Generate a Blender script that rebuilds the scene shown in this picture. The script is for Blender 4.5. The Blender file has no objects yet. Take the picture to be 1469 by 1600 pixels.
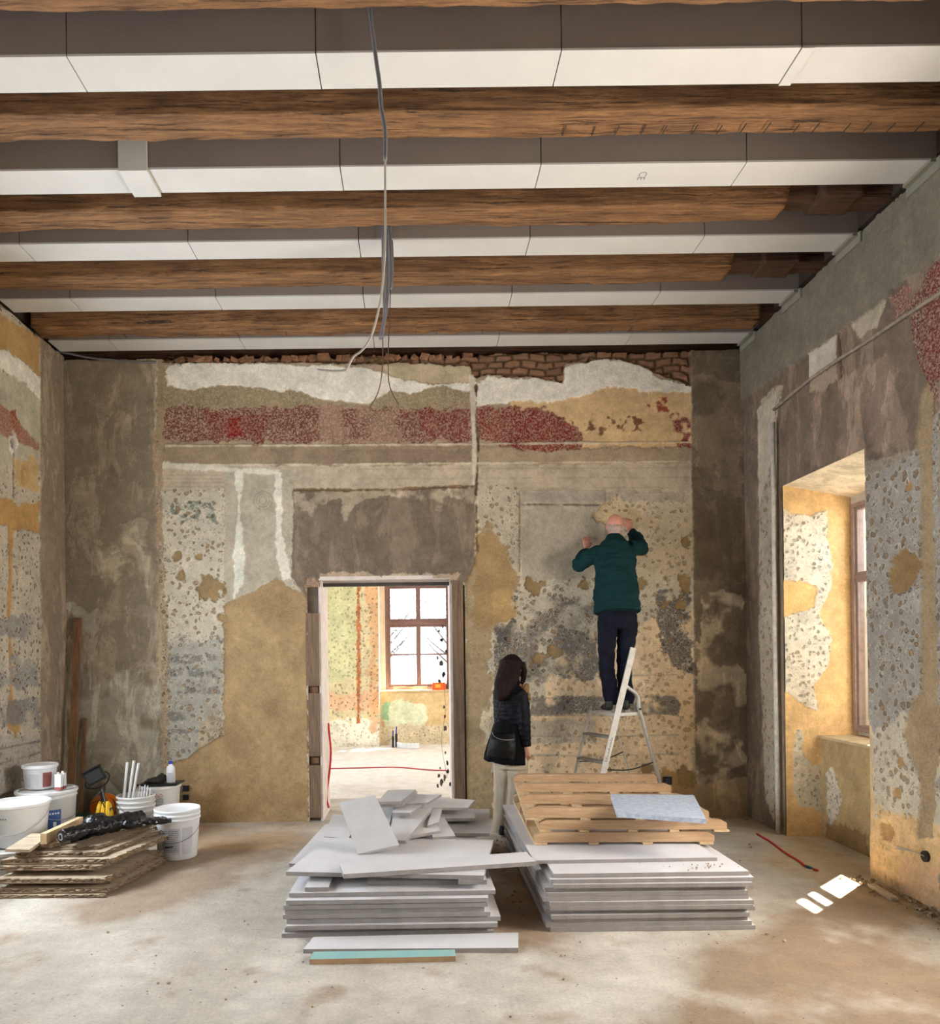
import bpy, bmesh, math, random, time
_T0 = time.time()
import numpy as np
from mathutils import Vector, Matrix, noise as mnoise

# ------------------------------------------------------------------ camera, world, sun, exposure
SC = bpy.context.scene
COL = SC.collection
F, PU, PV, ROLL, EYE = 1180.0, 650.0, 1020.0, 0.012, 1.65
CR, SR = math.cos(ROLL), math.sin(ROLL)

cam_data = bpy.data.cameras.new('camera')
cam = bpy.data.objects.new('camera', cam_data)
COL.objects.link(cam)
cam.location = (0, 0, EYE)
cam.rotation_euler = (math.pi / 2, ROLL, 0)
cam_data.sensor_fit = 'AUTO'
cam_data.sensor_width = 36
cam_data.lens = 36 * F / 1600
cam_data.shift_x = (734.5 - PU) / 1600
cam_data.shift_y = (PV - 800) / 1600
cam_data.clip_end = 200
SC.camera = cam

world = bpy.data.worlds.new('sky')
SC.world = world
world.use_nodes = True
wn = world.node_tree.nodes
wn['Background'].inputs[0].default_value = (0.80, 0.90, 1.0, 1)
wn['Background'].inputs[1].default_value = 7.0

sun_d = bpy.data.lights.new('sun', 'SUN')
sun_d.energy = 70
sun_d.angle = math.radians(0.6)
sun_d.color = (1.0, 0.93, 0.82)
sun = bpy.data.objects.new('sun', sun_d)
COL.objects.link(sun)
_sd = Vector((-1.455, -1.37, -2.9))
sun.rotation_euler = _sd.to_track_quat('-Z', 'Y').to_euler()
sun.location = (8, 8, 12)


def area(name, loc, direction, w, h, power, color):
    d = bpy.data.lights.new(name, 'AREA')
    d.shape = 'RECTANGLE'
    d.size, d.size_y = w, h
    d.energy = power
    d.color = color
    o = bpy.data.objects.new(name, d)
    COL.objects.link(o)
    o.location = loc
    o.rotation_euler = Vector(direction).to_track_quat('-Z', 'Z').to_euler()
    return o


# daylight that enters by the windows of the side walls nearer to the viewer
COOL, WARM = (0.86, 0.93, 1.0), (1.0, 0.93, 0.83)
area('daylight_left', (-3.80, 5.15, 2.0), (1, 0, -0.12), 1.15, 2.1, 175, COOL)
area('daylight_left', (-3.80, 2.3, 2.0), (1, 0, -0.12), 1.3, 2.2, 70, COOL)
area('daylight_right', (3.60, 3.6, 2.0), (-1, 0, -0.12), 1.35, 2.2, 205, WARM)
area('daylight_right', (3.60, 0.6, 2.0), (-1, 0, -0.12), 1.3, 2.2, 50, WARM)
area('daylight_next_room', (-3.6, 10.6, 2.2), (1, 0, -0.25), 2.6, 2.2, 150, COOL)
area('daylight_next_room', (3.6, 11.2, 2.2), (-1, 0, -0.25), 2.6, 2.2, 185, (1.0, 0.95, 0.88))

vs = SC.view_settings
vs.view_transform = 'Standard'
vs.look = 'None'
vs.exposure = 0.2
vs.gamma = 1
vs.use_curve_mapping = False
SC.cycles.max_bounces = 8
SC.cycles.diffuse_bounces = 5
SC.cycles.use_denoising = True
SC.cycles.sample_clamp_indirect = 6


# ------------------------------------------------------------------ photo pixel -> place in the room
def ab(px, py):
    dx, dy = px - PU, py - PV
    return (dx * CR - dy * SR) / F, (dx * SR + dy * CR) / F


def at(px, py, Y):
    a, b = ab(px, py)
    return Vector((a * Y, Y, EYE - b * Y))


def on_x(px, py, X):
    a, b = ab(px, py)
    t = X / a
    return Vector((X, t, EYE - b * t))


def on_z(px, py, Z):
    a, b = ab(px, py)
    t = (EYE - Z) / b
    return Vector((a * t, t, Z))


# ------------------------------------------------------------------ colours and materials
def lin(c):
    out = []
    for v in c:
        v = v / 255.0
        out.append(v / 12.92 if v <= 0.04045 else ((v + 0.055) / 1.055) ** 2.4)
    return out


class NT:
    def __init__(s, name):
        s.m = bpy.data.materials.new(name)
        s.m.use_nodes = True
        s.t = s.m.node_tree
        s.n = s.t.nodes
        s.bsdf = s.n['Principled BSDF']
        s.tc = None

    def node(s, typ, **kw):
        nd = s.n.new(typ)
        for k, v in kw.items():
            setattr(nd, k, v)
        return nd

    def link(s, a, b):
        s.t.links.new(a, b)

    def coord(s, scale=(1, 1, 1)):
        if s.tc is None:
            s.tc = s.node('ShaderNodeTexCoord')
        mp = s.node('ShaderNodeMapping')
        mp.inputs['Scale'].default_value = scale
        s.link(s.tc.outputs['Object'], mp.inputs['Vector'])
        return mp.outputs['Vector']

    def noise(s, vec, scale, detail=4, rough=0.6, dist=0):
        nd = s.node('ShaderNodeTexNoise')
        nd.inputs['Scale'].default_value = scale
        nd.inputs['Detail'].default_value = detail
        nd.inputs['Roughness'].default_value = rough
        nd.inputs['Distortion'].default_value = dist
        s.link(vec, nd.inputs['Vector'])
        return nd.outputs['Fac']

    def rng(s, val, a, b, c=0.0, d=1.0, smooth=False):
        nd = s.node('ShaderNodeMapRange')
        if smooth:
            nd.interpolation_type = 'SMOOTHSTEP'
        for i, v in enumerate((a, b, c, d)):
            nd.inputs[i + 1].default_value = v
        s.link(val, nd.inputs[0])
        return nd.outputs[0]

    def math(s, op, a, b=None):
        nd = s.node('ShaderNodeMath', operation=op)
        for i, v in enumerate((a, b)):
            if v is None:
                continue
            if isinstance(v, (int, float)):
                nd.inputs[i].default_value = v
            else:
                s.link(v, nd.inputs[i])
        return nd.outputs[0]

    def mix(s, fac, a, b, blend='MIX'):
        nd = s.node('ShaderNodeMix', data_type='RGBA', blend_type=blend)
        nd.clamp_result = False
        for i, v in ((0, fac), (6, a), (7, b)):
            if isinstance(v, (int, float)):
                nd.inputs[i].default_value = v
            elif isinstance(v, (list, tuple)):
                nd.inputs[i].default_value = (v[0], v[1], v[2], 1)
            else:
                s.link(v, nd.inputs[i])
        return nd.outputs[2]

    def bump(s, h, strength=0.5, dist=0.01):
        b = s.node('ShaderNodeBump')
        b.inputs['Strength'].default_value = strength
        b.inputs['Distance'].default_value = dist
        s.link(h, b.inputs['Height'])
        s.link(b.outputs[0], s.bsdf.inputs['Normal'])

    def col(s, c):
        s.link(c, s.bsdf.inputs['Base Color'])

    def rough(s, r):
        s.bsdf.inputs['Roughness'].default_value = r


def mat(name, c, rough=0.7, var=0.12, scale=14, bump=0.0, bscale=60, metal=0.0, stretch=(1, 1, 1), c2=None, spec=0.5):
    m = NT(name)
    a = lin(c)
    v = m.coord(stretch)
    n = m.noise(v, scale, 5, 0.6)
    b = lin(c2) if c2 else [x * (1 - var * 2.2) for x in a]
    m.col(m.mix(m.rng(n, 0.3, 0.7), b, [min(1, x * (1 + var * 0.4)) for x in a]))
    m.rough(rough)
    m.bsdf.inputs['Metallic'].default_value = metal
    m.bsdf.inputs['Specular IOR Level'].default_value = spec
    if bump:
        m.bump(m.noise(v, bscale, 4, 0.65), bump, 0.01)
    return m.m


def plaster_mat(name, pit_scale=16.0, tint=(150, 118, 78)):
    m = NT(name)
    at_c = m.node('ShaderNodeAttribute', attribute_name='Col')
    at_m = m.node('ShaderNodeAttribute', attribute_name='Msk')
    sep = m.node('ShaderNodeSeparateColor')
    m.link(at_m.outputs['Color'], sep.inputs[0])
    R, G, B = sep.outputs[0], sep.outputs[1], sep.outputs[2]
    v = m.coord()
    # broad and fine tone
    tone = m.rng(m.noise(v, 4.2, 7, 0.68), 0.3, 0.7, 0.74, 1.16)
    tone = m.math('MULTIPLY', tone, m.rng(m.noise(v, 17, 6, 0.75), 0.32, 0.68, 0.84, 1.13))
    fine = m.rng(m.noise(v, 85, 3, 0.6), 0.3, 0.7, 0.86, 1.12)
    tt = m.math('MULTIPLY', tone, fine)
    comb = m.node('ShaderNodeCombineColor')
    for i in range(3):
        m.link(tt, comb.inputs[i])
    col = m.mix(1.0, at_c.outputs['Color'], comb.outputs[0], 'MULTIPLY')
    # trowel scrapes: long vertical licks of a lighter coat
    vs_ = m.coord((1.6, 1.6, 0.55))
    sn = m.noise(vs_, 2.6, 8, 0.72, 0.6)
    scr = m.rng(sn, 0.50, 0.56, smooth=True)
    scr = m.math('MULTIPLY', scr, B)
    col = m.mix(scr, col, m.mix(1.0, col, (1.62, 1.60, 1.58), 'MULTIPLY'))
    # flecks: pale chips through the old paint
    fn = m.noise(v, 62, 4, 0.8)
    fl = m.math('MULTIPLY', m.math('MULTIPLY', m.rng(fn, 0.46, 0.60), 0.85), G)
    col = m.mix(fl, col, lin((205, 182, 160)))
    # hammered pits with a pale bruised rim
    wob = m.node('ShaderNodeTexNoise')
    wob.inputs['Scale'].default_value = 16
    wob.inputs['Detail'].default_value = 3
    m.link(v, wob.inputs['Vector'])
    wv = m.node('ShaderNodeVectorMath', operation='MULTIPLY_ADD')
    m.link(wob.outputs['Color'], wv.inputs[0])
    wv.inputs[1].default_value = (0.065, 0.065, 0.065)
    m.link(v, wv.inputs[2])
    vo = m.node('ShaderNodeTexVoronoi')
    vo.inputs['Scale'].default_value = pit_scale
    m.link(wv.outputs[0], vo.inputs['Vector'])
    D = vo.outputs['Distance']
    pit = m.rng(D, 0.36, 0.24, smooth=True)
    rim = m.math('MULTIPLY', m.rng(D, 0.33, 0.40, smooth=True), m.rng(D, 0.56, 0.44, smooth=True))
    sepv = m.node('ShaderNodeSeparateColor')
    m.link(vo.outputs['Color'], sepv.inputs[0])
    big = m.rng(sepv.outputs[0], 0.12, 0.3)
    pit = m.math('MULTIPLY', m.math('MULTIPLY', pit, R), big)
    rim = m.math('MULTIPLY', m.math('MULTIPLY', rim, R), m.rng(sepv.outputs[1], 0.2, 0.9, 0.2, 0.9))
    rim = m.math('MULTIPLY', rim, m.rng(m.noise(v, 30, 3, 0.7), 0.38, 0.56, 0.0, 1.1))
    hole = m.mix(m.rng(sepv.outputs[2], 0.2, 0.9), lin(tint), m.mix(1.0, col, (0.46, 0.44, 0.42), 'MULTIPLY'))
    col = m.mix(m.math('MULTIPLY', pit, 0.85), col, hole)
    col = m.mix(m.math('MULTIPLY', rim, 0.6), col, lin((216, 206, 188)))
    # finer tool marks between the large pits
    vo2 = m.node('ShaderNodeTexVoronoi')
    vo2.inputs['Scale'].default_value = pit_scale * 2.1
    m.link(wv.outputs[0], vo2.inputs['Vector'])
    D2 = vo2.outputs['Distance']
    gate = m.rng(m.noise(v, 6, 3, 0.6), 0.46, 0.58)
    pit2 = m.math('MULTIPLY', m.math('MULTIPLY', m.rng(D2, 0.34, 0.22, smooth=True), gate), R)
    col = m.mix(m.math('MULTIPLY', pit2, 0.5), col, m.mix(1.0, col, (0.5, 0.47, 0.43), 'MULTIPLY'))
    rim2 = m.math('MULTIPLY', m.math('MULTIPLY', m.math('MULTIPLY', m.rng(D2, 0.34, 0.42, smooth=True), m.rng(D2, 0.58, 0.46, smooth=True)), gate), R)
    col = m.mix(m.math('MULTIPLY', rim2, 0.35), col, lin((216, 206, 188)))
    m.col(col)
    m.rough(0.93)
    m.bsdf.inputs['Specular IOR Level'].default_value = 0.2
    h = m.math('ADD', m.math('MULTIPLY', m.noise(v, 38, 5, 0.7), 0.45), m.math('MULTIPLY', scr, 0.25))
    h = m.math('SUBTRACT', h, m.math('MULTIPLY', pit, 1.3))
    h = m.math('SUBTRACT', h, m.math('MULTIPLY', pit2, 0.6))
    h = m.math('ADD', h, m.math('MULTIPLY', rim, 0.5))
    h = m.math('ADD', h, m.math('MULTIPLY', fl, 0.35))
    m.bump(h, 0.8, 0.012)
    return m.m


def wood_mat(name, light, dark, scale=1.0, cracks=0.8, rough=0.75, along='X', bump=0.7):
    m = NT(name)
    st = {'X': (0.55, 7, 7), 'Y': (7, 0.55, 7), 'Z': (7, 7, 0.55)}[along]
    v = m.coord(tuple(x * scale for x in st))
    g = m.noise(v, 4.5, 10, 0.78, 0.4)
    g2 = m.noise(m.coord((1, 1, 1)), 1.7 * scale, 4, 0.6)
    l, d = lin(light), lin(dark)
    col = m.mix(m.rng(g, 0.36, 0.62), d, l)
    col = m.mix(m.rng(g2, 0.35, 0.75, 0, 0.45), col, [x * 0.55 for x in d])
    ck = m.noise(m.coord(tuple(x * scale for x in {'X': (0.5, 16, 16), 'Y': (16, 0.5, 16), 'Z': (16, 16, 0.5)}[along])), 2.3, 5, 0.8, 0.8)
    cm = m.math('MULTIPLY', m.rng(ck, 0.57, 0.62), cracks)
    col = m.mix(cm, col, [x * 0.25 for x in d])
    m.col(col)
    m.rough(rough)
    m.bump(m.math('SUBTRACT', m.math('MULTIPLY', g, 0.7), m.math('MULTIPLY', cm, 0.7)), bump, 0.02)
    return m.m


# ------------------------------------------------------------------ objects, names, groups
def tag(o, label=None, cat=None, group=None, kind=None):
    if label:
        o['label'] = label
    if cat:
        o['category'] = cat
    if group:
        o['group'] = group
    if kind:
        o['kind'] = kind
    return o


def empty(name, loc, label=None, cat=None, group=None, kind=None):
    o = bpy.data.objects.new(name, None)
    COL.objects.link(o)
    o.location = loc
    o.empty_display_size = 0.1
    return tag(o, label, cat, group, kind)


def world_loc(o):
    v = Vector(o.location)
    while o.parent:
        o = o.parent
        v += Vector(o.location)
    return v


def link_mesh(name, me, m, parent=None, smooth=False):
    """vertices are in room coordinates; the object gets its origin at its own base"""
    n = len(me.vertices)
    co = np.empty(n * 3)
    me.vertices.foreach_get('co', co)
    co = co.reshape(-1, 3)
    lo, hi = co.min(0), co.max(0)
    org = np.array([(lo[0] + hi[0]) / 2, (lo[1] + hi[1]) / 2, lo[2]])
    me.vertices.foreach_set('co', (co - org).ravel())
    me.update()
    if isinstance(m, (list, tuple)):
        for x in m:
            me.materials.append(x)
    else:
        me.materials.append(m)
    if smooth:
        me.polygons.foreach_set('use_smooth', [True] * len(me.polygons))
    o = bpy.data.objects.new(name, me)
    COL.objects.link(o)
    if parent:
        o.parent = parent
        o.location = Vector(org) - world_loc(parent)
    else:
        o.location = org
    return o


class MB:
    def __init__(s):
        s.bm = bmesh.new()

    def box(s, c, size, rz=0, M=None):
        c = Vector(c)
        hx, hy, hz = size[0] / 2, size[1] / 2, size[2] / 2
        T = M if M is not None else Matrix.Rotation(rz, 3, 'Z')
        vs_ = [s.bm.verts.new(c + T @ Vector((sx * hx, sy * hy, sz * hz))) for sx in (-1, 1) for sy in (-1, 1) for sz in (-1, 1)]
        for f in ((0, 1, 3, 2), (4, 6, 7, 5), (0, 4, 5, 1), (2, 3, 7, 6), (0, 2, 6, 4), (1, 5, 7, 3)):
            s.bm.faces.new([vs_[i] for i in f])
        return s

    def box2(s, lo, hi):
        return s.box([(a + b) / 2 for a, b in zip(lo, hi)], [b - a for a, b in zip(lo, hi)])

    def beam(s, p0, p1, w, h, up=(0, 0, 1)):
        p0, p1 = Vector(p0), Vector(p1)
        d = p1 - p0
        x = d.normalized()
        z = Vector(up)
        y = z.cross(x).normalized()
        z = x.cross(y)
        M = Matrix((x, y, z)).transposed()
        return s.box((p0 + p1) / 2, (d.length, w, h), M=M)

    def ring(s, c, x, y, n):
        return [s.bm.verts.new(Vector(c) + x * math.cos(2 * math.pi * i / n) + y * math.sin(2 * math.pi * i / n)) for i in range(n)]

    def bridge(s, a, b):
        n = len(a)
        for i in range(n):
            s.bm.faces.new((a[i], a[(i + 1) % n], b[(i + 1) % n], b[i]))

    def tube(s, pts, r, n=8, cap=True):
        pts = [Vector(p) for p in pts]
        rs = r if isinstance(r, (list, tuple)) else [r] * len(pts)
        prev, x = None, None
        for i, p in enumerate(pts):
            t = (pts[min(i + 1, len(pts) - 1)] - pts[max(i - 1, 0)]).normalized()
            if x is None:
                x = t.orthogonal().normalized()
            else:
                x = (x - t * x.dot(t)).normalized()
            y = t.cross(x)
            rg = s.ring(p, x * rs[i], y * rs[i], n)
            if prev:
                s.bridge(prev, rg)
            elif cap:
                s.bm.faces.new(rg[::-1])
            prev = rg
        if cap:
            s.bm.faces.new(prev)
        return s

    def lathe(s, c, prof, n=36, sx=1, sy=1, capb=True, capt=True):
        c = Vector(c)
        prev = None
        for i, (r, z) in enumerate(prof):
            rg = s.ring(c + Vector((0, 0, z)), Vector((r * sx, 0, 0)), Vector((0, r * sy, 0)), n)
            if prev:
                s.bridge(prev, rg)
            elif capb:
                s.bm.faces.new(rg[::-1])
            prev = rg
        if capt:
            s.bm.faces.new(prev)
        return s

    def loft(s, secs, W, n=14):
        """secs: (centre, rw, rd); W width axis"""
        W = Vector(W).normalized()
        cs = [Vector(q[0]) for q in secs]
        prev = None
        for i, (c, rw, rd) in enumerate(secs):
            t = (cs[min(i + 1, len(cs) - 1)] - cs[max(i - 1, 0)]).normalized()
            w = (W - t * W.dot(t)).normalized()
            y = t.cross(w)
            rg = s.ring(c, w * rw, y * rd, n)
            if prev:
                s.bridge(prev, rg)
            else:
                s.bm.faces.new(rg[::-1])
            prev = rg
        s.bm.faces.new(prev)
        return s

    def ell(s, c, r, M=None, n=16):
        M = M if M is not None else Matrix.Identity(3)
        r0 = bmesh.ops.create_uvsphere(s.bm, u_segments=n, v_segments=max(6, n // 2), radius=1.0)
        for v in r0['verts']:
            v.co = Vector(c) + M @ Vector((v.co.x * r[0], v.co.y * r[1], v.co.z * r[2]))
        return s

    def slab(s, top, th):
        """a sheet: top corners (any quad / polygon) thickened downwards along its normal"""
        top = [Vector(p) for p in top]
        nrm = (top[1] - top[0]).cross(top[2] - top[0]).normalized()
        if nrm.z < 0:
            nrm = -nrm
            top = top[::-1]
        a = [s.bm.verts.new(p) for p in top]
        b = [s.bm.verts.new(p - nrm * th) for p in top]
        s.bm.faces.new(a)
        s.bm.faces.new(b[::-1])
        k = len(a)
        for i in range(k):
            s.bm.faces.new((b[i], b[(i + 1) % k], a[(i + 1) % k], a[i]))
        return s

    def mesh(s, name, bevel=0.0, seg=1):
        if bevel:
            es = [e for e in s.bm.edges if len(e.link_faces) == 2 and e.calc_face_angle(0) > 0.5]
            bmesh.ops.bevel(s.bm, geom=es, offset=bevel, segments=seg, affect='EDGES', profile=0.5, clamp_overlap=True)
        bmesh.ops.recalc_face_normals(s.bm, faces=s.bm.faces)
        me = bpy.data.meshes.new(name)
        s.bm.to_mesh(me)
        s.bm.free()
        return me

    def build(s, name, m, parent=None, bevel=0.0, seg=1, smooth=False):
        return link_mesh(name, s.mesh(name, bevel, seg), m, parent, smooth)


def catmull(pts, k=8):
    pts = [Vector(p) for p in pts]
    P = [pts[0] * 2 - pts[1]] + pts + [pts[-1] * 2 - pts[-2]]
    out = []
    for i in range(1, len(P) - 2):
        for j in range(k):
            t = j / k
            p0, p1, p2, p3 = P[i - 1], P[i], P[i + 1], P[i + 2]
            out.append(0.5 * ((2 * p1) + (p2 - p0) * t + (2 * p0 - 5 * p1 + 4 * p2 - p3) * t * t + (3 * p1 - p0 - 3 * p2 + p3) * t ** 3))
    out.append(pts[-1])
    return out


def remeshed(mb, name, voxel=0.008, smooth=6, fold=0.0, fscale=9.0, fstretch=(1, 1, 1), seed=0):
    """one continuous skin around overlapping volumes"""
    me = mb.mesh(name)
    o = bpy.data.objects.new('tmp', me)
    COL.objects.link(o)
    r = o.modifiers.new('r', 'REMESH')
    r.mode = 'VOXEL'
    r.voxel_size = voxel
    if smooth:
        q = o.modifiers.new('s', 'SMOOTH')
        q.factor = 0.5
        q.iterations = smooth
    dg = bpy.context.evaluated_depsgraph_get()
    out = bpy.data.meshes.new_from_object(o.evaluated_get(dg))
    bpy.data.objects.remove(o)
    bpy.data.meshes.remove(me)
    if fold:
        n = len(out.vertices)
        co = np.empty(n * 3)
        nr = np.empty(n * 3)
        out.vertices.foreach_get('co', co)
        out.vertex_normals.foreach_get('vector', nr)
        co, nr = co.reshape(-1, 3), nr.reshape(-1, 3)
        dd = np.empty(n)
        for i_, p in enumerate(co.tolist()):
            p = Vector(p)
            q = Vector((p.x * fstretch[0], p.y * fstretch[1], p.z * fstretch[2])) * fscale + Vector((seed, 0, 0))
            n_ = mnoise.noise(q) + 0.5 * mnoise.noise(q * 2.3)
            dd[i_] = fold * n_
        out.vertices.foreach_set('co', (co + nr * dd[:, None]).ravel())
        out.update()
    out.name = name
    return out


# ------------------------------------------------------------------ painted plaster surfaces (real relief on a fine grid)
_rs = np.random.RandomState(7)
_LAT = _rs.rand(256, 256)


def vnoise(x, y, seed=0):
    x = x + seed * 17.37
    y = y + seed * 9.71
    xi, yi = np.floor(x).astype(int), np.floor(y).astype(int)
    fx, fy = x - xi, y - yi
    fx, fy = fx * fx * (3 - 2 * fx), fy * fy * (3 - 2 * fy)
    g = lambda i, j: _LAT[(xi + i) & 255, (yi + j) & 255]
    return (g(0, 0) * (1 - fx) + g(1, 0) * fx) * (1 - fy) + (g(0, 1) * (1 - fx) + g(1, 1) * fx) * fy


def fbm(x, y, octv=4, seed=0):
    s, a, t = 0, 1.0, 0
    for k in range(octv):
        s = s + a * vnoise(x * 2 ** k, y * 2 ** k, seed + k * 3)
        t += a
        a *= 0.55
    return s / t * 2 - 1


def poly_sd(U, V, pts):
    n = len(pts)
    d = np.full(U.shape, 1e9)
    ins = np.zeros(U.shape, bool)
    for i in range(n):
        x0, y0 = pts[i]
        x1, y1 = pts[(i + 1) % n]
        ex, ey = x1 - x0, y1 - y0
        L = ex * ex + ey * ey + 1e-12
        t = np.clip(((U - x0) * ex + (V - y0) * ey) / L, 0, 1)
        dd = (U - x0 - t * ex) ** 2 + (V - y0 - t * ey) ** 2
        d = np.minimum(d, dd)
        if abs(ey) > 1e-12:
            c = ((y0 > V) != (y1 > V)) & (U < (x1 - x0) * (V - y0) / ey + x0)
            ins ^= c
    d = np.sqrt(d)
    return np.where(ins, d, -d)


class Wall:
    """grid surface; u,v in metres; conv turns photo pixels into (u,v)"""
    GAIN = 1.12

    def __init__(s, u0, u1, v0, v1, step, conv, seed=0):
        s.nu = max(2, int(round((u1 - u0) / step)) + 1)
        s.nv = max(2, int(round((v1 - v0) / step)) + 1)
        s.U, s.V = np.meshgrid(np.linspace(u0, u1, s.nu), np.linspace(v0, v1, s.nv))
        s.conv = conv
        s.seed = seed
        s.col = np.zeros(s.U.shape + (3,))
        s.msk = np.zeros(s.U.shape + (3,))
        s.dsp = fbm(s.U * 1.6, s.V * 1.6, 5, seed + 40) * 0.006
        s.k = 0
        s.top = None

    def base(s, c, pits=0, speck=0, scrape=0):
        s.col[:] = np.array(lin(c)) * s.GAIN
        s.msk[:] = (pits, speck, scrape)

    def mask(s, pts, amp=0.02, freq=7, soft=0.008, metric=False):
        s.k += 1
        P = pts if metric else [s.conv(*p) for p in pts]
        xs, ys = [p[0] for p in P], [p[1] for p in P]
        mg = amp * 1.5 + 0.05
        sel = (s.U > min(xs) - mg) & (s.U < max(xs) + mg) & (s.V > min(ys) - mg) & (s.V < max(ys) + mg)
        m = np.zeros(s.U.shape)
        if not sel.any():
            return m
        u, v = s.U[sel], s.V[sel]
        sd = poly_sd(u, v, P)
        sd = sd + fbm(u * freq, v * freq, 4, s.seed + s.k) * amp * 1.6 + fbm(u * 34, v * 34, 3, s.seed + s.k + 7) * min(0.02, amp * 0.9)
        m[sel] = np.clip(sd / soft + 0.5, 0, 1)
        return m

    def fill(s, pts, c=None, amp=0.02, freq=7, soft=0.008, disp=None, pits=None, speck=None, scrape=None, op=1.0, patchy=0, pfreq=5, metric=False, pthr=0.0, aniso=1.0):
        m = s.mask(pts, amp, freq, soft, metric) * op
        if patchy:
            q = fbm(s.U * pfreq * aniso, s.V * pfreq, 5, s.seed + s.k + 90)
            m = m * np.clip((q - pthr) * patchy + 0.5, 0, 1)
        s.lay(m, c, disp, pits, speck, scrape)
        return m

    def lay(s, m, c=None, disp=None, pits=None, speck=None, scrape=None):
        m3 = m[..., None]
        if c is not None:
            s.col = s.col * (1 - m3) + np.array(lin(c)) * s.GAIN * m3
        for i, q in enumerate((pits, speck, scrape)):
            if q is not None:
                s.msk[..., i] = s.msk[..., i] * (1 - m) + q * m
        if disp is not None:
            s.dsp = s.dsp * (1 - m) + (disp + fbm(s.U * 1.6, s.V * 1.6, 4, s.seed + 40) * 0.005) * m

    def blob(s, px, py, r, c, disp=-0.01, pits=None, amp=0.045, sq=1.0, freq=12):
        u, v = s.conv(px, py)
        pts = [(u + r * math.cos(t) * sq, v + r * math.sin(t)) for t in [i * math.pi / 6 for i in range(12)]]
        s.fill(pts, c, amp=amp, freq=freq, disp=disp, pits=pits, metric=True)

    def line(s, p, w, c, disp=0.004, amp=0.008, **kw):
        P = [Vector(s.conv(*q)) for q in p]
        L, Rr = [], []
        for i, q in enumerate(P):
            t = (P[min(i + 1, len(P) - 1)] - P[max(i - 1, 0)]).normalized()
            nn = Vector((-t.y, t.x)) * w / 2
            L.append(q + nn)
            Rr.append(q - nn)
        s.fill([(q.x, q.y) for q in L + Rr[::-1]], c, amp=amp, disp=disp, metric=True, **kw)

    def build(s, name, m, org, ud, vd, nd, holes=(), kind='structure', parent=None):
        org, ud, vd, nd = (np.array(q, float) for q in (org, ud, vd, nd))
        P = org + s.U[..., None] * ud + s.V[..., None] * vd + s.dsp[..., None] * nd
        N = s.nu * s.nv
        idx = np.arange(N).reshape(s.nv, s.nu)
        cu = (s.U[:-1, :-1] + s.U[1:, 1:]) / 2
        cv = (s.V[:-1, :-1] + s.V[1:, 1:]) / 2
        keep = np.ones(cu.shape, bool)
        for (a, b, c, d) in holes:
            keep &= ~((cu > a) & (cu < b) & (cv > c) & (cv < d))
        if s.top is not None:
            keep &= cv < s.top[:-1, :-1]
        q = np.stack([idx[:-1, :-1], idx[:-1, 1:], idx[1:, 1:], idx[1:, :-1]], -1)[keep]
        used = np.zeros(N, bool)
        used[q.ravel()] = True
        remap = np.cumsum(used) - 1
        q = remap[q]
        if np.dot(np.cross(ud, vd), nd) < 0:
            q = q[:, ::-1]
        co = P.reshape(-1, 3)[used]
        me = bpy.data.meshes.new(name)
        me.vertices.add(len(co))
        me.vertices.foreach_set('co', co.ravel())
        me.loops.add(q.size)
        me.loops.foreach_set('vertex_index', q.ravel().astype(np.int32))
        me.polygons.add(len(q))
        me.polygons.foreach_set('loop_start', np.arange(0, q.size, 4, dtype=np.int32))
        me.update(calc_edges=True)
        for nm, arr in (('Col', s.col), ('Msk', s.msk)):
            a = me.color_attributes.new(nm, 'FLOAT_COLOR', 'POINT')
            d = np.ones((len(co), 4), np.float32)
            d[:, :3] = arr.reshape(-1, 3)[used]
            a.data.foreach_set('color', d.ravel())
        me.polygons.foreach_set('use_smooth', np.ones(len(q), bool))
        me.materials.append(m)
        o = bpy.data.objects.new(name, me)
        COL.objects.link(o)
        if parent:
            o.parent = parent
        elif kind:
            o['kind'] = kind
        return o


def struct(mb, name, m, parent=None, **kw):
    o = mb.build(name, m, parent, **kw)
    if not parent:
        o['kind'] = 'structure'
    return o

# ------------------------------------------------------------------ room measurements (metres)
YB, XR, XL, YREAR = 7.43, 3.24, -3.44, -2.2
YN = 8.0            # face of the back wall in the next room
DX0, DX1, DZ = -0.93, 0.345, 2.38       # doorway
NY0, NY1, NZ = 5.42, 6.65, 3.08         # window niche in the right wall

GREY, GREYL = (130, 119, 103), (150, 138, 121)
OCHRE, PITC = (154, 130, 95), (180, 169, 150)
WHITE, TAN = (222, 217, 205), (206, 176, 134)

M_PLASTER = plaster_mat('old_plaster')
M_PLASTER_FINE = plaster_mat('old_plaster_small_pits', 22.0, (120, 96, 66))

# ---- back wall
bw = Wall(XL, XR, -0.05, 4.60, 0.0088, lambda x, y: tuple(at(x, y, YB).xz), 1)
bw.base(PITC, pits=0.85)
bw.dsp += 0.0
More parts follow.
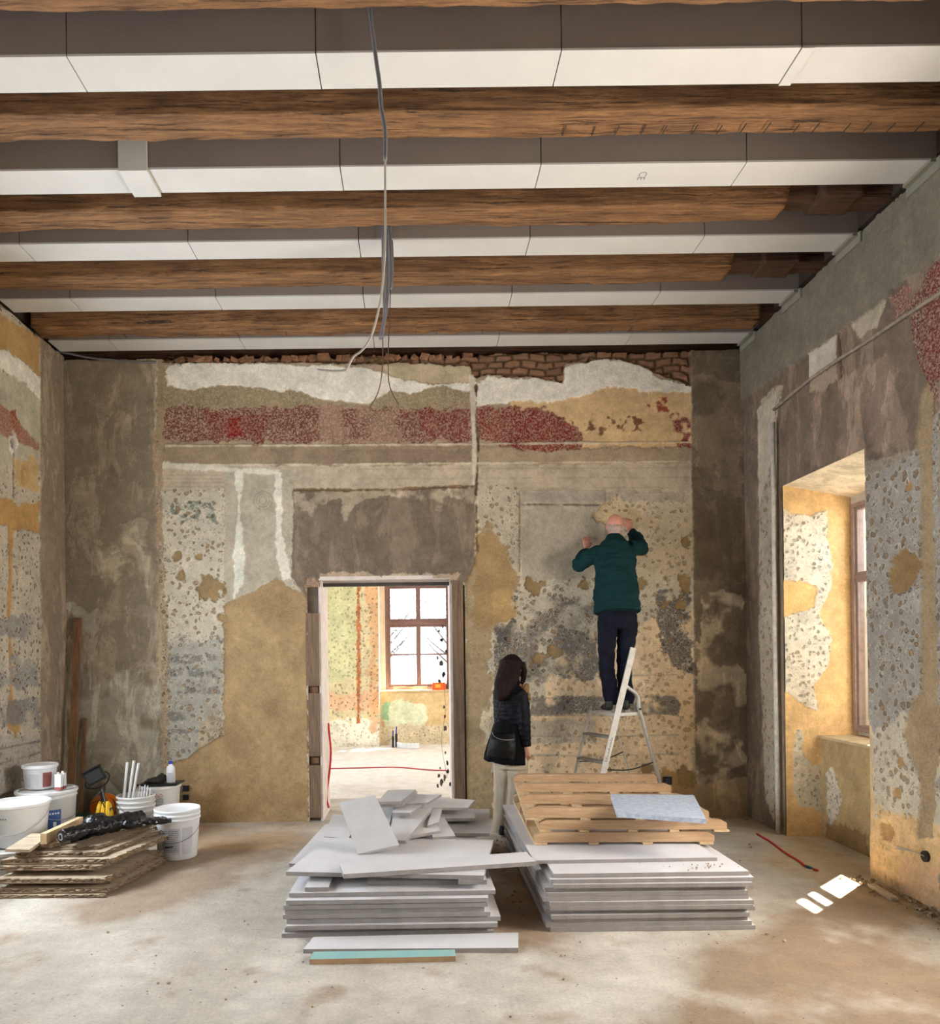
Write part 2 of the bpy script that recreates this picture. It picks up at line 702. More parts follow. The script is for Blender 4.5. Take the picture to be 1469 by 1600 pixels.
# lower and middle chipped limewash, several tints
bw.fill([(248, 690), (1085, 690), (1085, 770), (248, 772)], (178, 164, 144), pits=0, disp=0.004)
bw.fill([(740, 770), (1085, 765), (1085, 905), (740, 910)], (190, 176, 152), pits=0.75)
bw.fill([(745, 905), (1085, 905), (1085, 1130), (745, 1130)], (188, 178, 158), pits=1.0)
bw.fill([(880, 1000), (1085, 960), (1085, 1300), (740, 1300), (830, 1130)], (214, 190, 156), pits=0.8, amp=0.08)
bw.fill([(770, 925), (930, 935), (935, 1060), (775, 1070)], (120, 114, 106), pits=1, patchy=3, pfreq=5, pthr=-0.05, amp=0.06)
bw.fill([(1028, 925), (1080, 920), (1080, 1045), (1040, 1040)], (104, 98, 94), pits=1, patchy=5, pfreq=6, pthr=-0.25, amp=0.05)
bw.fill([(775, 940), (805, 935), (802, 1010), (775, 1020)], (92, 88, 84), patchy=6, pfreq=8, pthr=-0.15, amp=0.03)
bw.fill([(828, 1088), (1060, 1086), (1060, 1116), (828, 1118)], (118, 113, 106), pits=0.9, amp=0.03, patchy=4, pfreq=5, pthr=-0.2)
bw.fill([(828, 1125), (930, 1125), (930, 1160), (828, 1165)], (160, 154, 142), amp=0.04, op=0.7)
for yy in (1056, 1090, 1117, 1150, 1180):
    bw.line([(830, yy), (930, yy + 1), (1060, yy - 2)], 0.012, (138, 130, 118), disp=None, amp=0.006, op=0.6)
# left chipped strip
bw.fill([(250, 765), (370, 765), (352, 950), (350, 1190), (250, 1205)], (186, 178, 160), pits=1.0, disp=0.006)
bw.fill([(256, 1000), (350, 1000), (350, 1180), (258, 1195)], (158, 155, 146), pits=0.9, amp=0.05, patchy=5, pthr=-0.3)
for yy, h in ((1025, 10), (1045, 14), (1075, 9), (1112, 14), (1140, 6)):
    bw.fill([(256, yy), (350, yy - 1), (350, yy + h), (256, yy + h)], (104, 103, 102), amp=0.02, freq=12, op=0.75, patchy=3, pfreq=12, pthr=-0.1)
bw.fill([(262, 785), (330, 783), (345, 812), (262, 815)], (112, 118, 108), amp=0.03, patchy=4, pfreq=14, pthr=0.0)
# ruled courses above
for i, yy in enumerate(range(742, 770, 6)):
    bw.line([(252, yy), (372, yy)], 0.006, (150, 136, 120), disp=0.0, amp=0.002, op=0.8)
for yy in (720, 733, 748, 764, 772):
    bw.line([(560, yy), (1078, yy - 3)], 0.008, (158, 142, 124), disp=0.0, amp=0.004, op=0.6)
# smooth grey panels
bw.fill([(352, 728), (458, 735), (456, 915), (352, 945)], (170, 162, 144), pits=0, disp=0.002)
bw.fill([(812, 766), (945, 766), (948, 830), (925, 905), (815, 908)], (168, 158, 140), pits=0, disp=0.010, amp=0.008)
bw.fill([(815, 768), (1070, 768), (1070, 783), (815, 785)], (150, 138, 130), pits=0, amp=0.02, op=0.6)
bw.line([(812, 765), (812, 908)], 0.012, (126, 112, 94), disp=-0.004)
bw.line([(815, 788), (940, 789)], 0.010, (120, 108, 94), disp=-0.004)
bw.fill([(748, 760), (810, 758), (808, 905), (748, 908)], (178, 166, 146), pits=0.9, disp=0.004)
# volute of a lost capital
for k in range(3):
    r = 0.035 + 0.028 * k
    u0, v0 = bw.conv(411, 782)
    ringm = np.abs(np.hypot(bw.U - u0, bw.V - v0) - r)
    bw.lay(np.clip((0.007 - ringm) / 0.004, 0, 1) * 0.6, (138, 128, 112), -0.002)
# cornice zone: white coat, olive, red band, mauve moulding
bw.fill([(246, 560), (1085, 545), (1085, 700), (246, 705)], (166, 148, 124), pits=0, speck=0.2, disp=0.004)
bw.fill([(250, 600), (740, 605), (740, 645), (250, 645)], (148, 134, 104), pits=0, speck=0.75, amp=0.03, freq=12)
bw.fill([(248, 640), (300, 637), (738, 638), (736, 688), (640, 690), (500, 693), (248, 688)], (112, 62, 52), speck=0.95, amp=0.03, freq=10, disp=0.002)
bw.fill([(500, 632), (738, 632), (736, 694), (500, 694)], (150, 116, 98), speck=0.8, amp=0.03, patchy=4, pfreq=4, pthr=0.0)
bw.fill([(320, 640), (420, 645), (410, 690), (330, 682)], (112, 44, 38), speck=0.65, amp=0.06, freq=6)
bw.fill([(356, 655), (376, 652), (380, 680), (362, 688)], (120, 18, 18), speck=0.35, amp=0.04, freq=12)
bw.fill([(655, 645), (728, 640), (730, 688), (665, 690)], (116, 50, 44), speck=0.7, amp=0.06)
bw.fill([(800, 600), (1082, 602), (1082, 700), (960, 698), (880, 708), (800, 660)], TAN, speck=0.06, amp=0.03, disp=0.0)
bw.fill([(747, 640), (810, 636), (880, 645), (900, 672), (915, 700), (860, 712), (800, 700), (747, 690)], (124, 54, 46), speck=0.8, amp=0.06, freq=7, disp=0.002)
bw.fill([(775, 655), (880, 650), (905, 685), (850, 706), (800, 695)], (118, 34, 32), speck=0.65, amp=0.07, freq=6, patchy=3, pthr=-0.3)
bw.fill([(1052, 650), (1080, 655), (1080, 718), (1058, 700)], (126, 40, 34), speck=0.6, amp=0.05, patchy=5, pfreq=9, pthr=0.0)
bw.fill([(1018, 625), (1050, 620), (1050, 650), (1020, 645)], (150, 70, 52), amp=0.04, patchy=6, pfreq=16, pthr=0.15)
bw.fill([(880, 655), (1000, 650), (1010, 670), (890, 690)], (120, 84, 58), amp=0.04, patchy=6, pfreq=18, pthr=0.2)
bw.fill([(246, 694), (740, 697), (740, 722), (700, 728), (246, 726)], (146, 128, 106), speck=0.15, amp=0.02, disp=0.010)
bw.fill([(740, 690), (830, 706), (960, 700), (1082, 697), (1082, 722), (740, 728)], (160, 142, 118), speck=0.35, amp=0.03, disp=0.010)
bw.fill([(420, 700), (735, 702), (735, 724), (430, 726)], (132, 114, 96), amp=0.03, patchy=3, pthr=-0.2)
for yy in (695, 725):
    bw.line([(250, yy + 2), (500, yy + 1), (738, yy - 1), (1080, yy - 4)], 0.014, (196, 184, 162), disp=0.016, amp=0.008)
# white top coat
bw.fill([(258, 582), (268, 570), (330, 566), (420, 570), (520, 572), (570, 575), (620, 590), (670, 600), (735, 598), (736, 612), (690, 603), (650, 615), (610, 612), (575, 632),
         (540, 628), (500, 622), (470, 612), (430, 610), (400, 606), (340, 602), (300, 609), (262, 604)], WHITE, pits=0, speck=0, amp=0.015, freq=12, disp=0.012)
bw.fill([(600, 572), (735, 566), (737, 596), (690, 600), (640, 596), (612, 588)], (182, 168, 140), amp=0.02, speck=0.2, disp=0.006)
bw.fill([(740, 600), (770, 586), (800, 592), (850, 592), (872, 600), (880, 575), (930, 562), (965, 562), (1000, 570), (1030, 590), (1060, 598), (1080, 600), (1080, 612),
         (1040, 612), (1010, 612), (950, 604), (925, 612), (880, 628), (820, 628), (745, 634)], WHITE, pits=0, speck=0, amp=0.02, freq=12, disp=0.012)
# joints of white filler
bw.fill([(733, 585), (742, 590), (745, 690), (742, 765), (738, 765), (738, 690)], (206, 196, 180), amp=0.008, disp=0.008)
bw.fill([(252, 722), (438, 734), (436, 742), (252, 732)], (204, 198, 182), amp=0.015, disp=0.008)
bw.fill([(368, 738), (380, 738), (376, 800), (382, 860), (384, 905), (366, 935), (364, 870), (372, 800)], (206, 204, 190), amp=0.015, freq=10, disp=0.008)
bw.fill([(430, 738), (440, 738), (442, 830), (455, 890), (456, 905), (440, 908), (432, 860)], (212, 206, 192), amp=0.02, freq=10, disp=0.008)
# bare masonry between plaster and ceiling
brick = bw.fill([(455, 535), (1082, 530), (1082, 603), (1040, 590), (1000, 572), (960, 560), (885, 568), (880, 600), (858, 592), (830, 588), (790, 590), (765, 585), (742, 588), (735, 572),
                 (640, 566), (560, 568), (455, 566), (250, 566), (250, 545)], (112, 88, 66), pits=0, speck=0, amp=0.015, disp=-0.045)
bu, bv = (bw.U + fbm(bw.U * 6, bw.V * 6, 3, 15) * 0.03) / 0.165, (bw.V + fbm(bw.U * 4, bw.V * 4, 3, 5) * 0.05) / 0.078
row = np.floor(bv)
fu, fv = (bu + row * 0.5) % 1.0, bv % 1.0
inb = np.clip(np.minimum(np.minimum(fu, 1 - fu) * 15.5, np.minimum(fv, 1 - fv) * 7.5) - 0.5 + fbm(bw.U * 22, bw.V * 22, 3, 8) * 0.9, 0, 1)
tone_ = vnoise(np.floor(bu + row * 0.5) * 7.3, row * 3.1, 11)
bcol = np.stack([c0 * 0.7 + c1 * tone_ * 0.5 for c0, c1 in zip(lin((136, 104, 82)), lin((150, 108, 82)))], -1)
mk = (brick * inb)[..., None]
mk[(bw.U < 0.0)] *= 0.45
bw.col = bw.col * (1 - mk) + bcol * mk
bw.dsp += mk[..., 0] * 0.03
# ochre clay render, deeper layer
bw.fill([(350, 945), (375, 932), (400, 925), (430, 903), (462, 922), (480, 932), (482, 1300), (258, 1300), (262, 1192), (292, 1185), (310, 1170), (350, 1148)],
        OCHRE, pits=0, speck=0.12, amp=0.015, freq=14, disp=-0.012, soft=0.006)
bw.fill([(355, 950), (480, 940), (480, 1290), (290, 1290)], (176, 152, 112), amp=0.06, op=0.5, patchy=2.5, pfreq=2.2, aniso=1.6)
bw.fill([(262, 1230), (480, 1225), (480, 1300), (262, 1300)], (140, 112, 76), amp=0.06, op=0.6, patchy=2, pfreq=4)
bw.fill([(728, 905), (760, 800), (780, 845), (800, 905), (780, 960), (765, 1000), (770, 1060), (760, 1130), (775, 1300), (724, 1300), (726, 1000)], (160, 140, 110), pits=0.25, amp=0.05, freq=8, disp=-0.014)
bw.fill([(744, 840), (762, 830), (795, 850), (812, 905), (800, 960), (760, 985), (740, 960)], (158, 132, 94), amp=0.05, freq=8, disp=-0.014, pits=0.1)
bw.fill([(765, 930), (800, 915), (810, 960), (790, 975), (770, 960)], (172, 142, 98), amp=0.03)
bw.fill([(755, 1110), (768, 1115), (765, 1150), (752, 1140)], (206, 190, 160), amp=0.02, disp=0.0)
bw.fill([(1040, 1205), (1168, 1200), (1168, 1300), (1040, 1300), (1020, 1240)], (168, 138, 98), pits=0, amp=0.04, disp=-0.004)
for (x, y, r, q) in ((330, 918, 0.12, 1.0), (836, 915, 0.075, 1.2), (912, 911, 0.06, 1.1), (1004, 911, 0.075, 1.2), (1070, 908, 0.09, 0.8), (1042, 905, 0.03, 1), (845, 1028, 0.05, 1.2),
                     (868, 1018, 0.05, 1.5), (1066, 946, 0.05, 1.1), (1045, 943, 0.035, 1), (820, 1048, 0.035, 1), (312, 872, 0.035, 1.1), (275, 868, 0.04, 1.1), (345, 965, 0.04, 1.3),
                     (1070, 1215, 0.10, 1.0), (1010, 1205, 0.05, 1.4), (282, 900, 0.03, 1.0), (1072, 845, 0.04, 0.6)):
    bw.blob(x, y, r, (146, 124, 90), disp=-0.02, pits=0, sq=q)
# freshly chiselled patch before the man's face
u0, v0 = bw.conv(962, 803)
bw.fill([(u0 + 0.21 * math.cos(t) + 0.03, v0 + 0.15 * math.sin(t)) for t in [i * math.pi / 8 for i in range(16)]], (186, 166, 130), pits=1, amp=0.05, freq=9, disp=-0.006, metric=True)
# cement panel over the doorway
bw.fill([(458, 765), (600, 764), (742, 758), (744, 880), (728, 910), (505, 906), (500, 960), (476, 930), (455, 900)], (114, 101, 87), pits=0, scrape=0.55, amp=0.012, freq=8, disp=0.006)
bw.fill([(462, 768), (742, 762), (742, 790), (700, 775), (690, 800), (640, 780), (600, 775), (560, 785), (540, 812), (530, 780), (500, 785), (480, 830), (462, 800)], (160, 146, 126), amp=0.04, freq=10, patchy=4, pfreq=6, pthr=-0.05)
bw.line([(458, 765), (600, 765), (741, 759)], 0.02, (120, 98, 74), disp=-0.01, amp=0.012)
bw.line([(744, 600), (748, 700), (744, 770), (746, 860)], 0.012, (104, 84, 62), disp=-0.012, amp=0.014)
bw.fill([(500, 896), (716, 896), (716, 910), (498, 915)], (168, 150, 128), amp=0.03, freq=12, speck=0.6, disp=0.0)
bw.fill([(480, 905), (505, 905), (505, 975), (476, 965)], (140, 118, 98), amp=0.03, freq=12, speck=0.6, disp=-0.01)
# grey cement margins left and right
bw.fill([(60, 530), (244, 560), (243, 700), (248, 860), (251, 960), (254, 1100), (259, 1300), (60, 1300)], GREY, pits=0, speck=0, scrape=0.7, amp=0.014, freq=5, disp=0.020)
bw.fill([(105, 560), (246, 560), (246, 640), (105, 700)], (146, 132, 114), amp=0.08, patchy=3, pfreq=2.5, pthr=0.0, op=0.8, aniso=2)
bw.fill([(110, 950), (252, 950), (256, 1290), (105, 1290)], (160, 154, 140), amp=0.08, patchy=4, pfreq=2.6, pthr=0.0, op=0.85)
bw.fill([(150, 815), (230, 815), (232, 920), (150, 900)], (158, 148, 128), amp=0.06, patchy=4, pfreq=4, pthr=0.0, op=0.8)
bw.fill([(1080, 535), (1240, 535), (1240, 1300), (1087, 1300), (1083, 900), (1079, 700)], (112, 99, 83), pits=0, speck=0, scrape=0.6, amp=0.008, freq=5, disp=0.018)
bw.fill([(1085, 590), (1165, 600), (1160, 780), (1085, 760)], (142, 124, 104), amp=0.06, patchy=4, pfreq=2.5, pthr=-0.05, op=0.8)
bw.fill([(1095, 930), (1160, 925), (1162, 1250), (1085, 1250)], (184, 168, 142), amp=0.06, patchy=4, pfreq=4, pthr=0.05, op=0.85)
bw.fill([(1085, 1225), (1170, 1215), (1170, 1300), (1085, 1300)], (170, 148, 116), amp=0.05, op=0.8)
bw.fill([(250, 560), (258, 570), (254, 800), (262, 1000), (264, 1200), (254, 1200), (246, 900), (240, 700)], (150, 132, 108), amp=0.02, freq=12, disp=0.004, speck=0.3)
bw.top = 4.565 + fbm(bw.U * 3.1, bw.U * 0 + 2, 5, 3) * 0.035
bw.top = np.where(bw.U > 0.65, bw.top + 0.02, bw.top)
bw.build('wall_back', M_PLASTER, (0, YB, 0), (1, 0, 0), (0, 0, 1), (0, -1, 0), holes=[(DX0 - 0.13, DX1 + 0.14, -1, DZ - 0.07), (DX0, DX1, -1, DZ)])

# ---- right wall (u runs along Y)
rw = Wall(YREAR, YB, -0.05, 4.63, 0.0105, lambda x, y: (lambda p: (p.y, p.z))(on_x(x, y, XR)), 5)
rw.base((150, 138, 122), pits=0.3, scrape=0.3)
rw.fill([(1160, 560), (1469, 390), (1469, 640), (1450, 660), (1440, 700), (1360, 720), (1225, 760), (1225, 1310), (1160, 1290)], (120, 104, 90), pits=0, scrape=0.8, amp=0.01, disp=0.0)
rw.fill([(1240, 640), (1440, 520), (1430, 690), (1225, 740)], (150, 128, 112), amp=0.05, patchy=4, pfreq=2.4, pthr=0.1, op=0.7, aniso=2)
rw.fill([(1188, 625), (1208, 605), (1225, 600), (1212, 660), (1211, 1290), (1196, 1250), (1186, 1000), (1186, 700)], (176, 162, 142), pits=0.75, amp=0.015, scrape=0, disp=-0.004)
rw.fill([(1183, 640), (1212, 610), (1209, 700), (1186, 790)], (196, 184, 164), pits=0, amp=0.02, scrape=0)
rw.fill([(1222, 820), (1228, 815), (1230, 1310), (1216, 1300)], (150, 132, 112), amp=0.01, scrape=0.2)
# pitted limewash near the window and towards the viewer
rw.fill([(1352, 745), (1375, 735), (1410, 720), (1440, 695), (1469, 640), (1469, 1500), (1352, 1500)], (154, 147, 137), pits=1.0, scrape=0, amp=0.02, disp=-0.004)
rw.fill([(1352, 1130), (1469, 1130), (1469, 1300), (1352, 1290)], (196, 184, 162), pits=0.9, amp=0.10, op=0.9)
rw.fill([(1352, 1270), (1400, 1268), (1469, 1300), (1469, 1480), (1350, 1420)], (212, 178, 130), pits=0.25, amp=0.06, freq=9)
rw.fill([(1352, 1120), (1362, 1140), (1364, 1300), (1352, 1320)], (206, 178, 136), pits=0, amp=0.02, disp=-0.01)
rw.fill([(1410, 1340), (1469, 1350), (1469, 1440), (1410, 1400)], (214, 176, 136), speck=0.5, amp=0.05, op=0.8, pits=0.1)
rw.line([(1376, 1310), (1381, 1340), (1384, 1380)], 0.008, (120, 88, 54), disp=-0.012, amp=0.01)
# ochre filled chase
rw.fill([(1440, 610), (1460, 590), (1455, 700), (1458, 900), (1462, 1080), (1469, 1150), (1459, 1220), (1455, 1310), (1432, 1310), (1436, 1220), (1420, 1180), (1409, 1150),
         (1418, 1100), (1438, 1080), (1436, 900), (1437, 740), (1428, 680)], (156, 134, 102), pits=0.15, speck=0.3, scrape=0, amp=0.016, freq=14, disp=-0.02)
rw.blob(1410, 890, 0.15, (146, 118, 80), disp=-0.02, pits=0, amp=0.035)
for x, y, r in ((1405, 1190, .04), (1400, 1240, .045), (1418, 760, .03), (1384, 1300, .07)):
    rw.blob(x, y, r, (170, 134, 90), disp=-0.015, pits=0, amp=0.02)
# red distemper at the far right
rw.fill([(1420, 480), (1469, 400), (1469, 640), (1450, 600), (1432, 560), (1425, 520)], (112, 62, 54), speck=0.9, pits=0, scrape=0, amp=0.03, freq=9, disp=0.004)
rw.fill([(1395, 465), (1425, 440), (1425, 480), (1398, 500)], (140, 92, 78), speck=0.9, pits=0, amp=0.03, freq=9)
rw.fill([(1265, 555), (1307, 524), (1308, 560), (1265, 596)], (200, 190, 172), pits=0, scrape=0, amp=0.008, disp=0.006)
rw.fill([(1266, 596), (1308, 566), (1308, 590), (1285, 612), (1266, 610)], (170, 150, 130), speck=0.8, scrape=0, amp=0.02, disp=0.0)
rw.line([(1309, 522), (1313, 560), (1312, 590)], 0.03, (96, 70, 54), disp=-0.012, amp=0.01)
rw.fill([(1330, 508), (1385, 470), (1370, 510), (1345, 530)], (176, 164, 142), scrape=0, amp=0.03)
# fresh cement band under the ceiling
fresh = [(1150, 500), (1150, 620), (1186, 608), (1230, 576), (1264, 556), (1310, 520), (1360, 488), (1392, 462), (1396, 452), (1469, 402), (1469, 200)]
P_ = [rw.conv(*p) for p in fresh]
P_ = [(7.6, 5.0), (7.6, P_[2][1])] + P_[2:10] + [(YREAR - 0.2, P_[9][1] + 0.02), (YREAR - 0.2, 5.0)]
rw.fill(P_, (124, 116, 102), pits=0, speck=0, scrape=0.12, amp=0.012, freq=9, disp=0.024, metric=True)
rw.fill([(3.2, 3.3), (3.2, 4.0), (4.75, 4.0), (4.75, 3.3)], (122, 56, 48), speck=0.9, pits=0, scrape=0, amp=0.03, metric=True)
rw.top = 4.615 + fbm(rw.U * 4, rw.U * 0 + 1, 5, 9) * 0.02
RWIN = [(2.9, 4.3, 0.9, 3.1), (-0.1, 1.3, 0.9, 3.1)]
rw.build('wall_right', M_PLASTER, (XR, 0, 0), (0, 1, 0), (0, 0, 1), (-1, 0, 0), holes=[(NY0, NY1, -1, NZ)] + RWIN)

# ---- left wall
lw = Wall(YREAR, YB, -0.05, 4.60, 0.0115, lambda x, y: (lambda p: (p.y, p.z))(on_x(x, y, XL)), 9)
lw.base((182, 172, 154), pits=1.0)
lw.fill([(-40, 470), (0, 490), (62, 530), (62, 590), (30, 560), (0, 545), (-40, 530)], (180, 146, 98), pits=0, amp=0.02, disp=0.0)
lw.fill([(0, 545), (30, 560), (62, 590), (62, 625), (40, 600), (0, 580), (-40, 560)], WHITE, pits=0, amp=0.03, disp=0.008)
lw.fill([(-40, 560), (0, 580), (40, 600), (62, 625), (62, 720), (0, 720), (-40, 700)], (178, 172, 152), pits=0, amp=0.03)
lw.fill([(-20, 620), (12, 640), (45, 680), (62, 695), (62, 705), (20, 690), (-20, 665)], (150, 104, 88), speck=0.6, pits=0, amp=0.03)
lw.blob(24, 660, 0.10, (144, 84, 62), disp=0.0, pits=0, sq=0.6)
lw.blob(20, 692, 0.09, (212, 208, 198), disp=0.006, pits=0)
lw.blob(20, 693, 0.045, (40, 34, 30), disp=-0.05, pits=0, amp=0.005)
lw.fill([(20, 715), (62, 715), (62, 770), (28, 760)], (186, 158, 116), pits=0, amp=0.04)
lw.blob(37, 738, 0.09, (176, 140, 90), disp=-0.012, pits=0, sq=0.6)
lw.line([(22, 700), (22, 780)], 0.012, (120, 96, 70), disp=-0.01)
lw.fill([(-40, 775), (20, 778), (30, 790), (62, 785), (62, 832), (25, 828), (0, 818), (-40, 815)], (178, 142, 90), pits=0, amp=0.02, disp=-0.02)
lw.fill([(14, 822), (24, 824), (22, 900), (20, 960), (22, 1090), (32, 1110), (33, 1140), (24, 1146), (13, 1135), (12, 1105), (17, 1080), (12, 950), (15, 900)], (172, 136, 90), pits=0, amp=0.008, disp=-0.02)
lw.fill([(22, 1140), (27, 1142), (38, 1230), (30, 1240)], (160, 128, 88), pits=0, amp=0.008, disp=-0.01)
for y0, y1, c in ((960, 1000, (120, 124, 126)), (1030, 1075, (130, 134, 136)), (1090, 1135, (104, 108, 114)), (1210, 1225, (120, 118, 116))):
    lw.fill([(-40, y0), (62, y0), (62, y1), (-40, y1)], tuple(int(v * 0.6 + w * 0.4) for v, w in zip(c, (140, 134, 126))), amp=0.05, patchy=3, pfreq=5, pthr=-0.1, op=0.8)
lw.fill([(-40, 1150), (62, 1150), (62, 1290), (-40, 1290)], (168, 160, 150), amp=0.05, pits=0.6)
for q in ((1194, 1176), (1170, 1158), (1245, 1222)):
    lw.line([(0, q[0]), (62, q[1])], 0.014, (116, 112, 108), disp=None, amp=0.006)
lw.fill([(62, 500), (62, 700), (62, 1280), (110, 1400), (110, 520)], (140, 124, 106), pits=0, scrape=0.8, amp=0.01, disp=0.012)
lw.top = 4.60 + fbm(lw.U * 4, lw.U * 0 + 1, 5, 19) * 0.02
LWIN = [(4.55, 5.75, 0.95, 3.05), (1.6, 3.0, 0.9, 3.1)]
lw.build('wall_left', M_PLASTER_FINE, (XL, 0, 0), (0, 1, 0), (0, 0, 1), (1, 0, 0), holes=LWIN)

M_CEMENT = mat('grey_cement', (122, 110, 94), 0.95, 0.15, 6, 0.5, 40)
M_LIME = mat('pale_limewash', (196, 186, 168), 0.95, 0.12, 5, 0.6, 45)
M_DARKGAP = mat('dark_masonry', (70, 54, 42), 0.95, 0.2, 8, 0.5, 30)
M_STEEL = mat('dark_steel', (62, 56, 50), 0.6, 0.2, 20)

# bodies of the walls: reveals, parapets and everything behind the painted faces
struct(MB().box2((XL - 0.45, YREAR - 0.3, -0.1), (XR + 0.45, YREAR, 5.0)), 'wall_rear', M_LIME)
m = MB()
m.box2((XL - 0.5, YB + 0.06, -0.1), (DX0 - 0.02, YN, 4.50))
m.box2((DX1 + 0.02, YB + 0.06, -0.1), (XR + 0.5, YN, 4.50))
m.box2((DX0 - 0.02, YB + 0.06, DZ + 0.02), (DX1 + 0.02, YN, 4.50))
struct(m, 'wall_partition', M_CEMENT)
struct(MB().box2((XL - 0.5, YB + 0.36, 4.5), (XR + 0.5, YN, 5.1)), 'wall_partition_head', M_DARKGAP)


def side_body(x0, x1, wins, name, zs=5.0, y0=YREAR - 0.3, y1=YN):
    m_ = MB()
    ws = sorted(wins)
    cur = y0
    for (a, b, c, d) in ws:
        m_.box2((x0, cur, -0.1), (x1, a, zs))
        if c > 0:
            m_.box2((x0, a, -0.1), (x1, b, c))
        m_.box2((x0, a, d), (x1, b, zs))
        cur = b
    m_.box2((x0, cur, -0.1), (x1, y1, zs))
    return struct(m_, name, M_LIME)


side_body(XL - 0.5, XL - 0.06, LWIN, 'wall_left_body')
WY0, WY1, WZ0, WZ1 = 5.20, 6.60, 0.92, 2.90
side_body(XR + 0.06, XR + 0.31, RWIN + [(NY0, NY1, 0, NZ)], 'wall_right_body')
side_body(3.55, 3.88, RWIN + [(5.16, NY1, 0.86, NZ - 0.02)], 'wall_right_breast')
side_body(3.88, 4.26, [(a, b, c, d) for (a, b, c, d) in RWIN] + [(WY0, WY1, WZ0, 3.75)], 'wall_right_outer')
struct(MB().box2((3.83, WY0 - 0.02, WZ1 - 0.004), (3.895, WY1 + 0.02, 3.78)), 'wall_right_window_head', M_LIME)
struct(MB().box2((3.22, YREAR, 4.66), (4.26, YN, 5.1)), 'wall_right_head', M_DARKGAP)
struct(MB().box2((XL - 0.5, YREAR, 4.66), (XL - 0.02, YN, 5.1)), 'wall_left_head', M_DARKGAP)

# niche: far reveal, breast wall, soffit, sill
nf = Wall(XR, 3.90, -0.05, NZ + 0.02, 0.009, lambda x, y: tuple(at(x, y, NY1).xz), 21)
nf.base((222, 186, 134))
nf.fill([(1222, 795), (1240, 805), (1262, 808), (1275, 802), (1290, 798), (1292, 840), (1297, 870), (1298, 915), (1285, 945), (1278, 960), (1300, 1000), (1290, 1045), (1270, 1075), (1278, 1110),
         (1262, 1105), (1240, 1088), (1222, 1080)], (222, 212, 194), pits=0.8, amp=0.012, freq=14, disp=0.010)
nf.fill([(1222, 905), (1255, 910), (1275, 915), (1272, 950), (1250, 955), (1222, 965)], (226, 186, 126), pits=0, amp=0.015, freq=14, disp=-0.002)
nf.fill([(1242, 1142), (1252, 1140), (1256, 1180), (1270, 1195), (1292, 1190), (1293, 1275), (1275, 1262), (1250, 1260), (1238, 1235)], (208, 196, 172), pits=0.6, amp=0.012, freq=14, disp=0.008)
nf.build('wall_niche', M_PLASTER_FINE, (0, NY1 - 0.012, 0), (1, 0, 0), (0, 0, 1), (0, -1, 0))
br = Wall(NY0 - 0.02, NY1, -0.05, 0.88, 0.009, lambda x, y: (lambda p: (p.y, p.z))(on_x(x, y, 3.55)), 23)
br.base((178, 154, 112))
br.fill([(1293, 1210), (1302, 1200), (1310, 1215), (1318, 1250), (1308, 1285), (1295, 1295)], (206, 196, 176), pits=0.7, amp=0.02, disp=0.008)
br.fill([(1293, 1290), (1356, 1300), (1356, 1400), (1293, 1350)], (150, 124, 88), amp=0.05)
br.build('wall_breast', M_PLASTER_FINE, (3.545, 0, 0), (0, 1, 0), (0, 0, 1), (-1, 0, 0))
M_WARMSILL = mat('worn_sill_plaster', (214, 192, 152), 0.95, 0.15, 8, 0.6, 40)
struct(MB().box2((3.52, NY0 + 0.002, 0.862), (3.90, NY1 - 0.014, 0.885)), 'trim_1', M_WARMSILL, bevel=0.006)
sf = Wall(XR, 3.90, NY0, NY1, 0.012, lambda x, y: (lambda p: (p.x, p.y))(on_z(x, y, NZ)), 25)
sf.base((222, 208, 184))
sf.fill([(3.3, 5.6), (3.8, 5.5), (3.8, 6.6), (3.4, 6.5)], (198, 184, 160), amp=0.1, patchy=4, pfreq=8, op=0.8, metric=True)
sf.dsp += np.clip((sf.U - XR) / 0.6, 0, 1) * 0.11
sf.build('wall_soffit', M_PLASTER_FINE, (0, 0, NZ), (1, 0, 0), (0, 1, 0), (0, 0, -1))

# ---- floor: rough screed with swept dust and some painted-in shade
fl = Wall(XL - 0.05, 3.9, YREAR, YN + 0.6, 0.022, lambda x, y: tuple(on_z(x, y, 0).xy), 31)
fl.dsp = fbm(fl.U * 0.9, fl.V * 0.9, 5, 3) * 0.004
fl.base((178, 170, 158))
d_ = fl.dsp.copy()
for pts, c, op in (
        ([(1100, 1480), (1300, 1380), (1469, 1400), (1500, 1650), (900, 1650)], (126, 101, 75), 0.85),  # brown dirt, with the shade of the unlit corner painted in
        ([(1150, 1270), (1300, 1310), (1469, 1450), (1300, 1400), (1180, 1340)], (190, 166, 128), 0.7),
        ([(60, 1420), (260, 1340), (320, 1320), (480, 1310), (420, 1380), (160, 1440)], (142, 116, 90), 0.7),  # shadow cast by the wood pile, painted into the screed
        ([(770, 1320), (860, 1320), (860, 1480), (780, 1480)], (140, 106, 74), 0.7),  # shade in the gap between the board stacks, painted brown
        ([(250, 1290), (500, 1285), (470, 1330), (300, 1330)], (188, 156, 118), 0.6)):
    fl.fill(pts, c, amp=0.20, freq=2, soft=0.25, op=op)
fl.lay(np.clip(fbm(fl.U * 2.2, fl.V * 2.2, 5, 61) * 2.2 - 0.15, 0, 1) * 0.5, (212, 206, 196))
fl.lay(np.clip(fbm(fl.U * 3.7, fl.V * 3.7, 5, 67) * 3 - 0.9, 0, 1) * 0.6, (146, 118, 86))
fl.dsp = d_


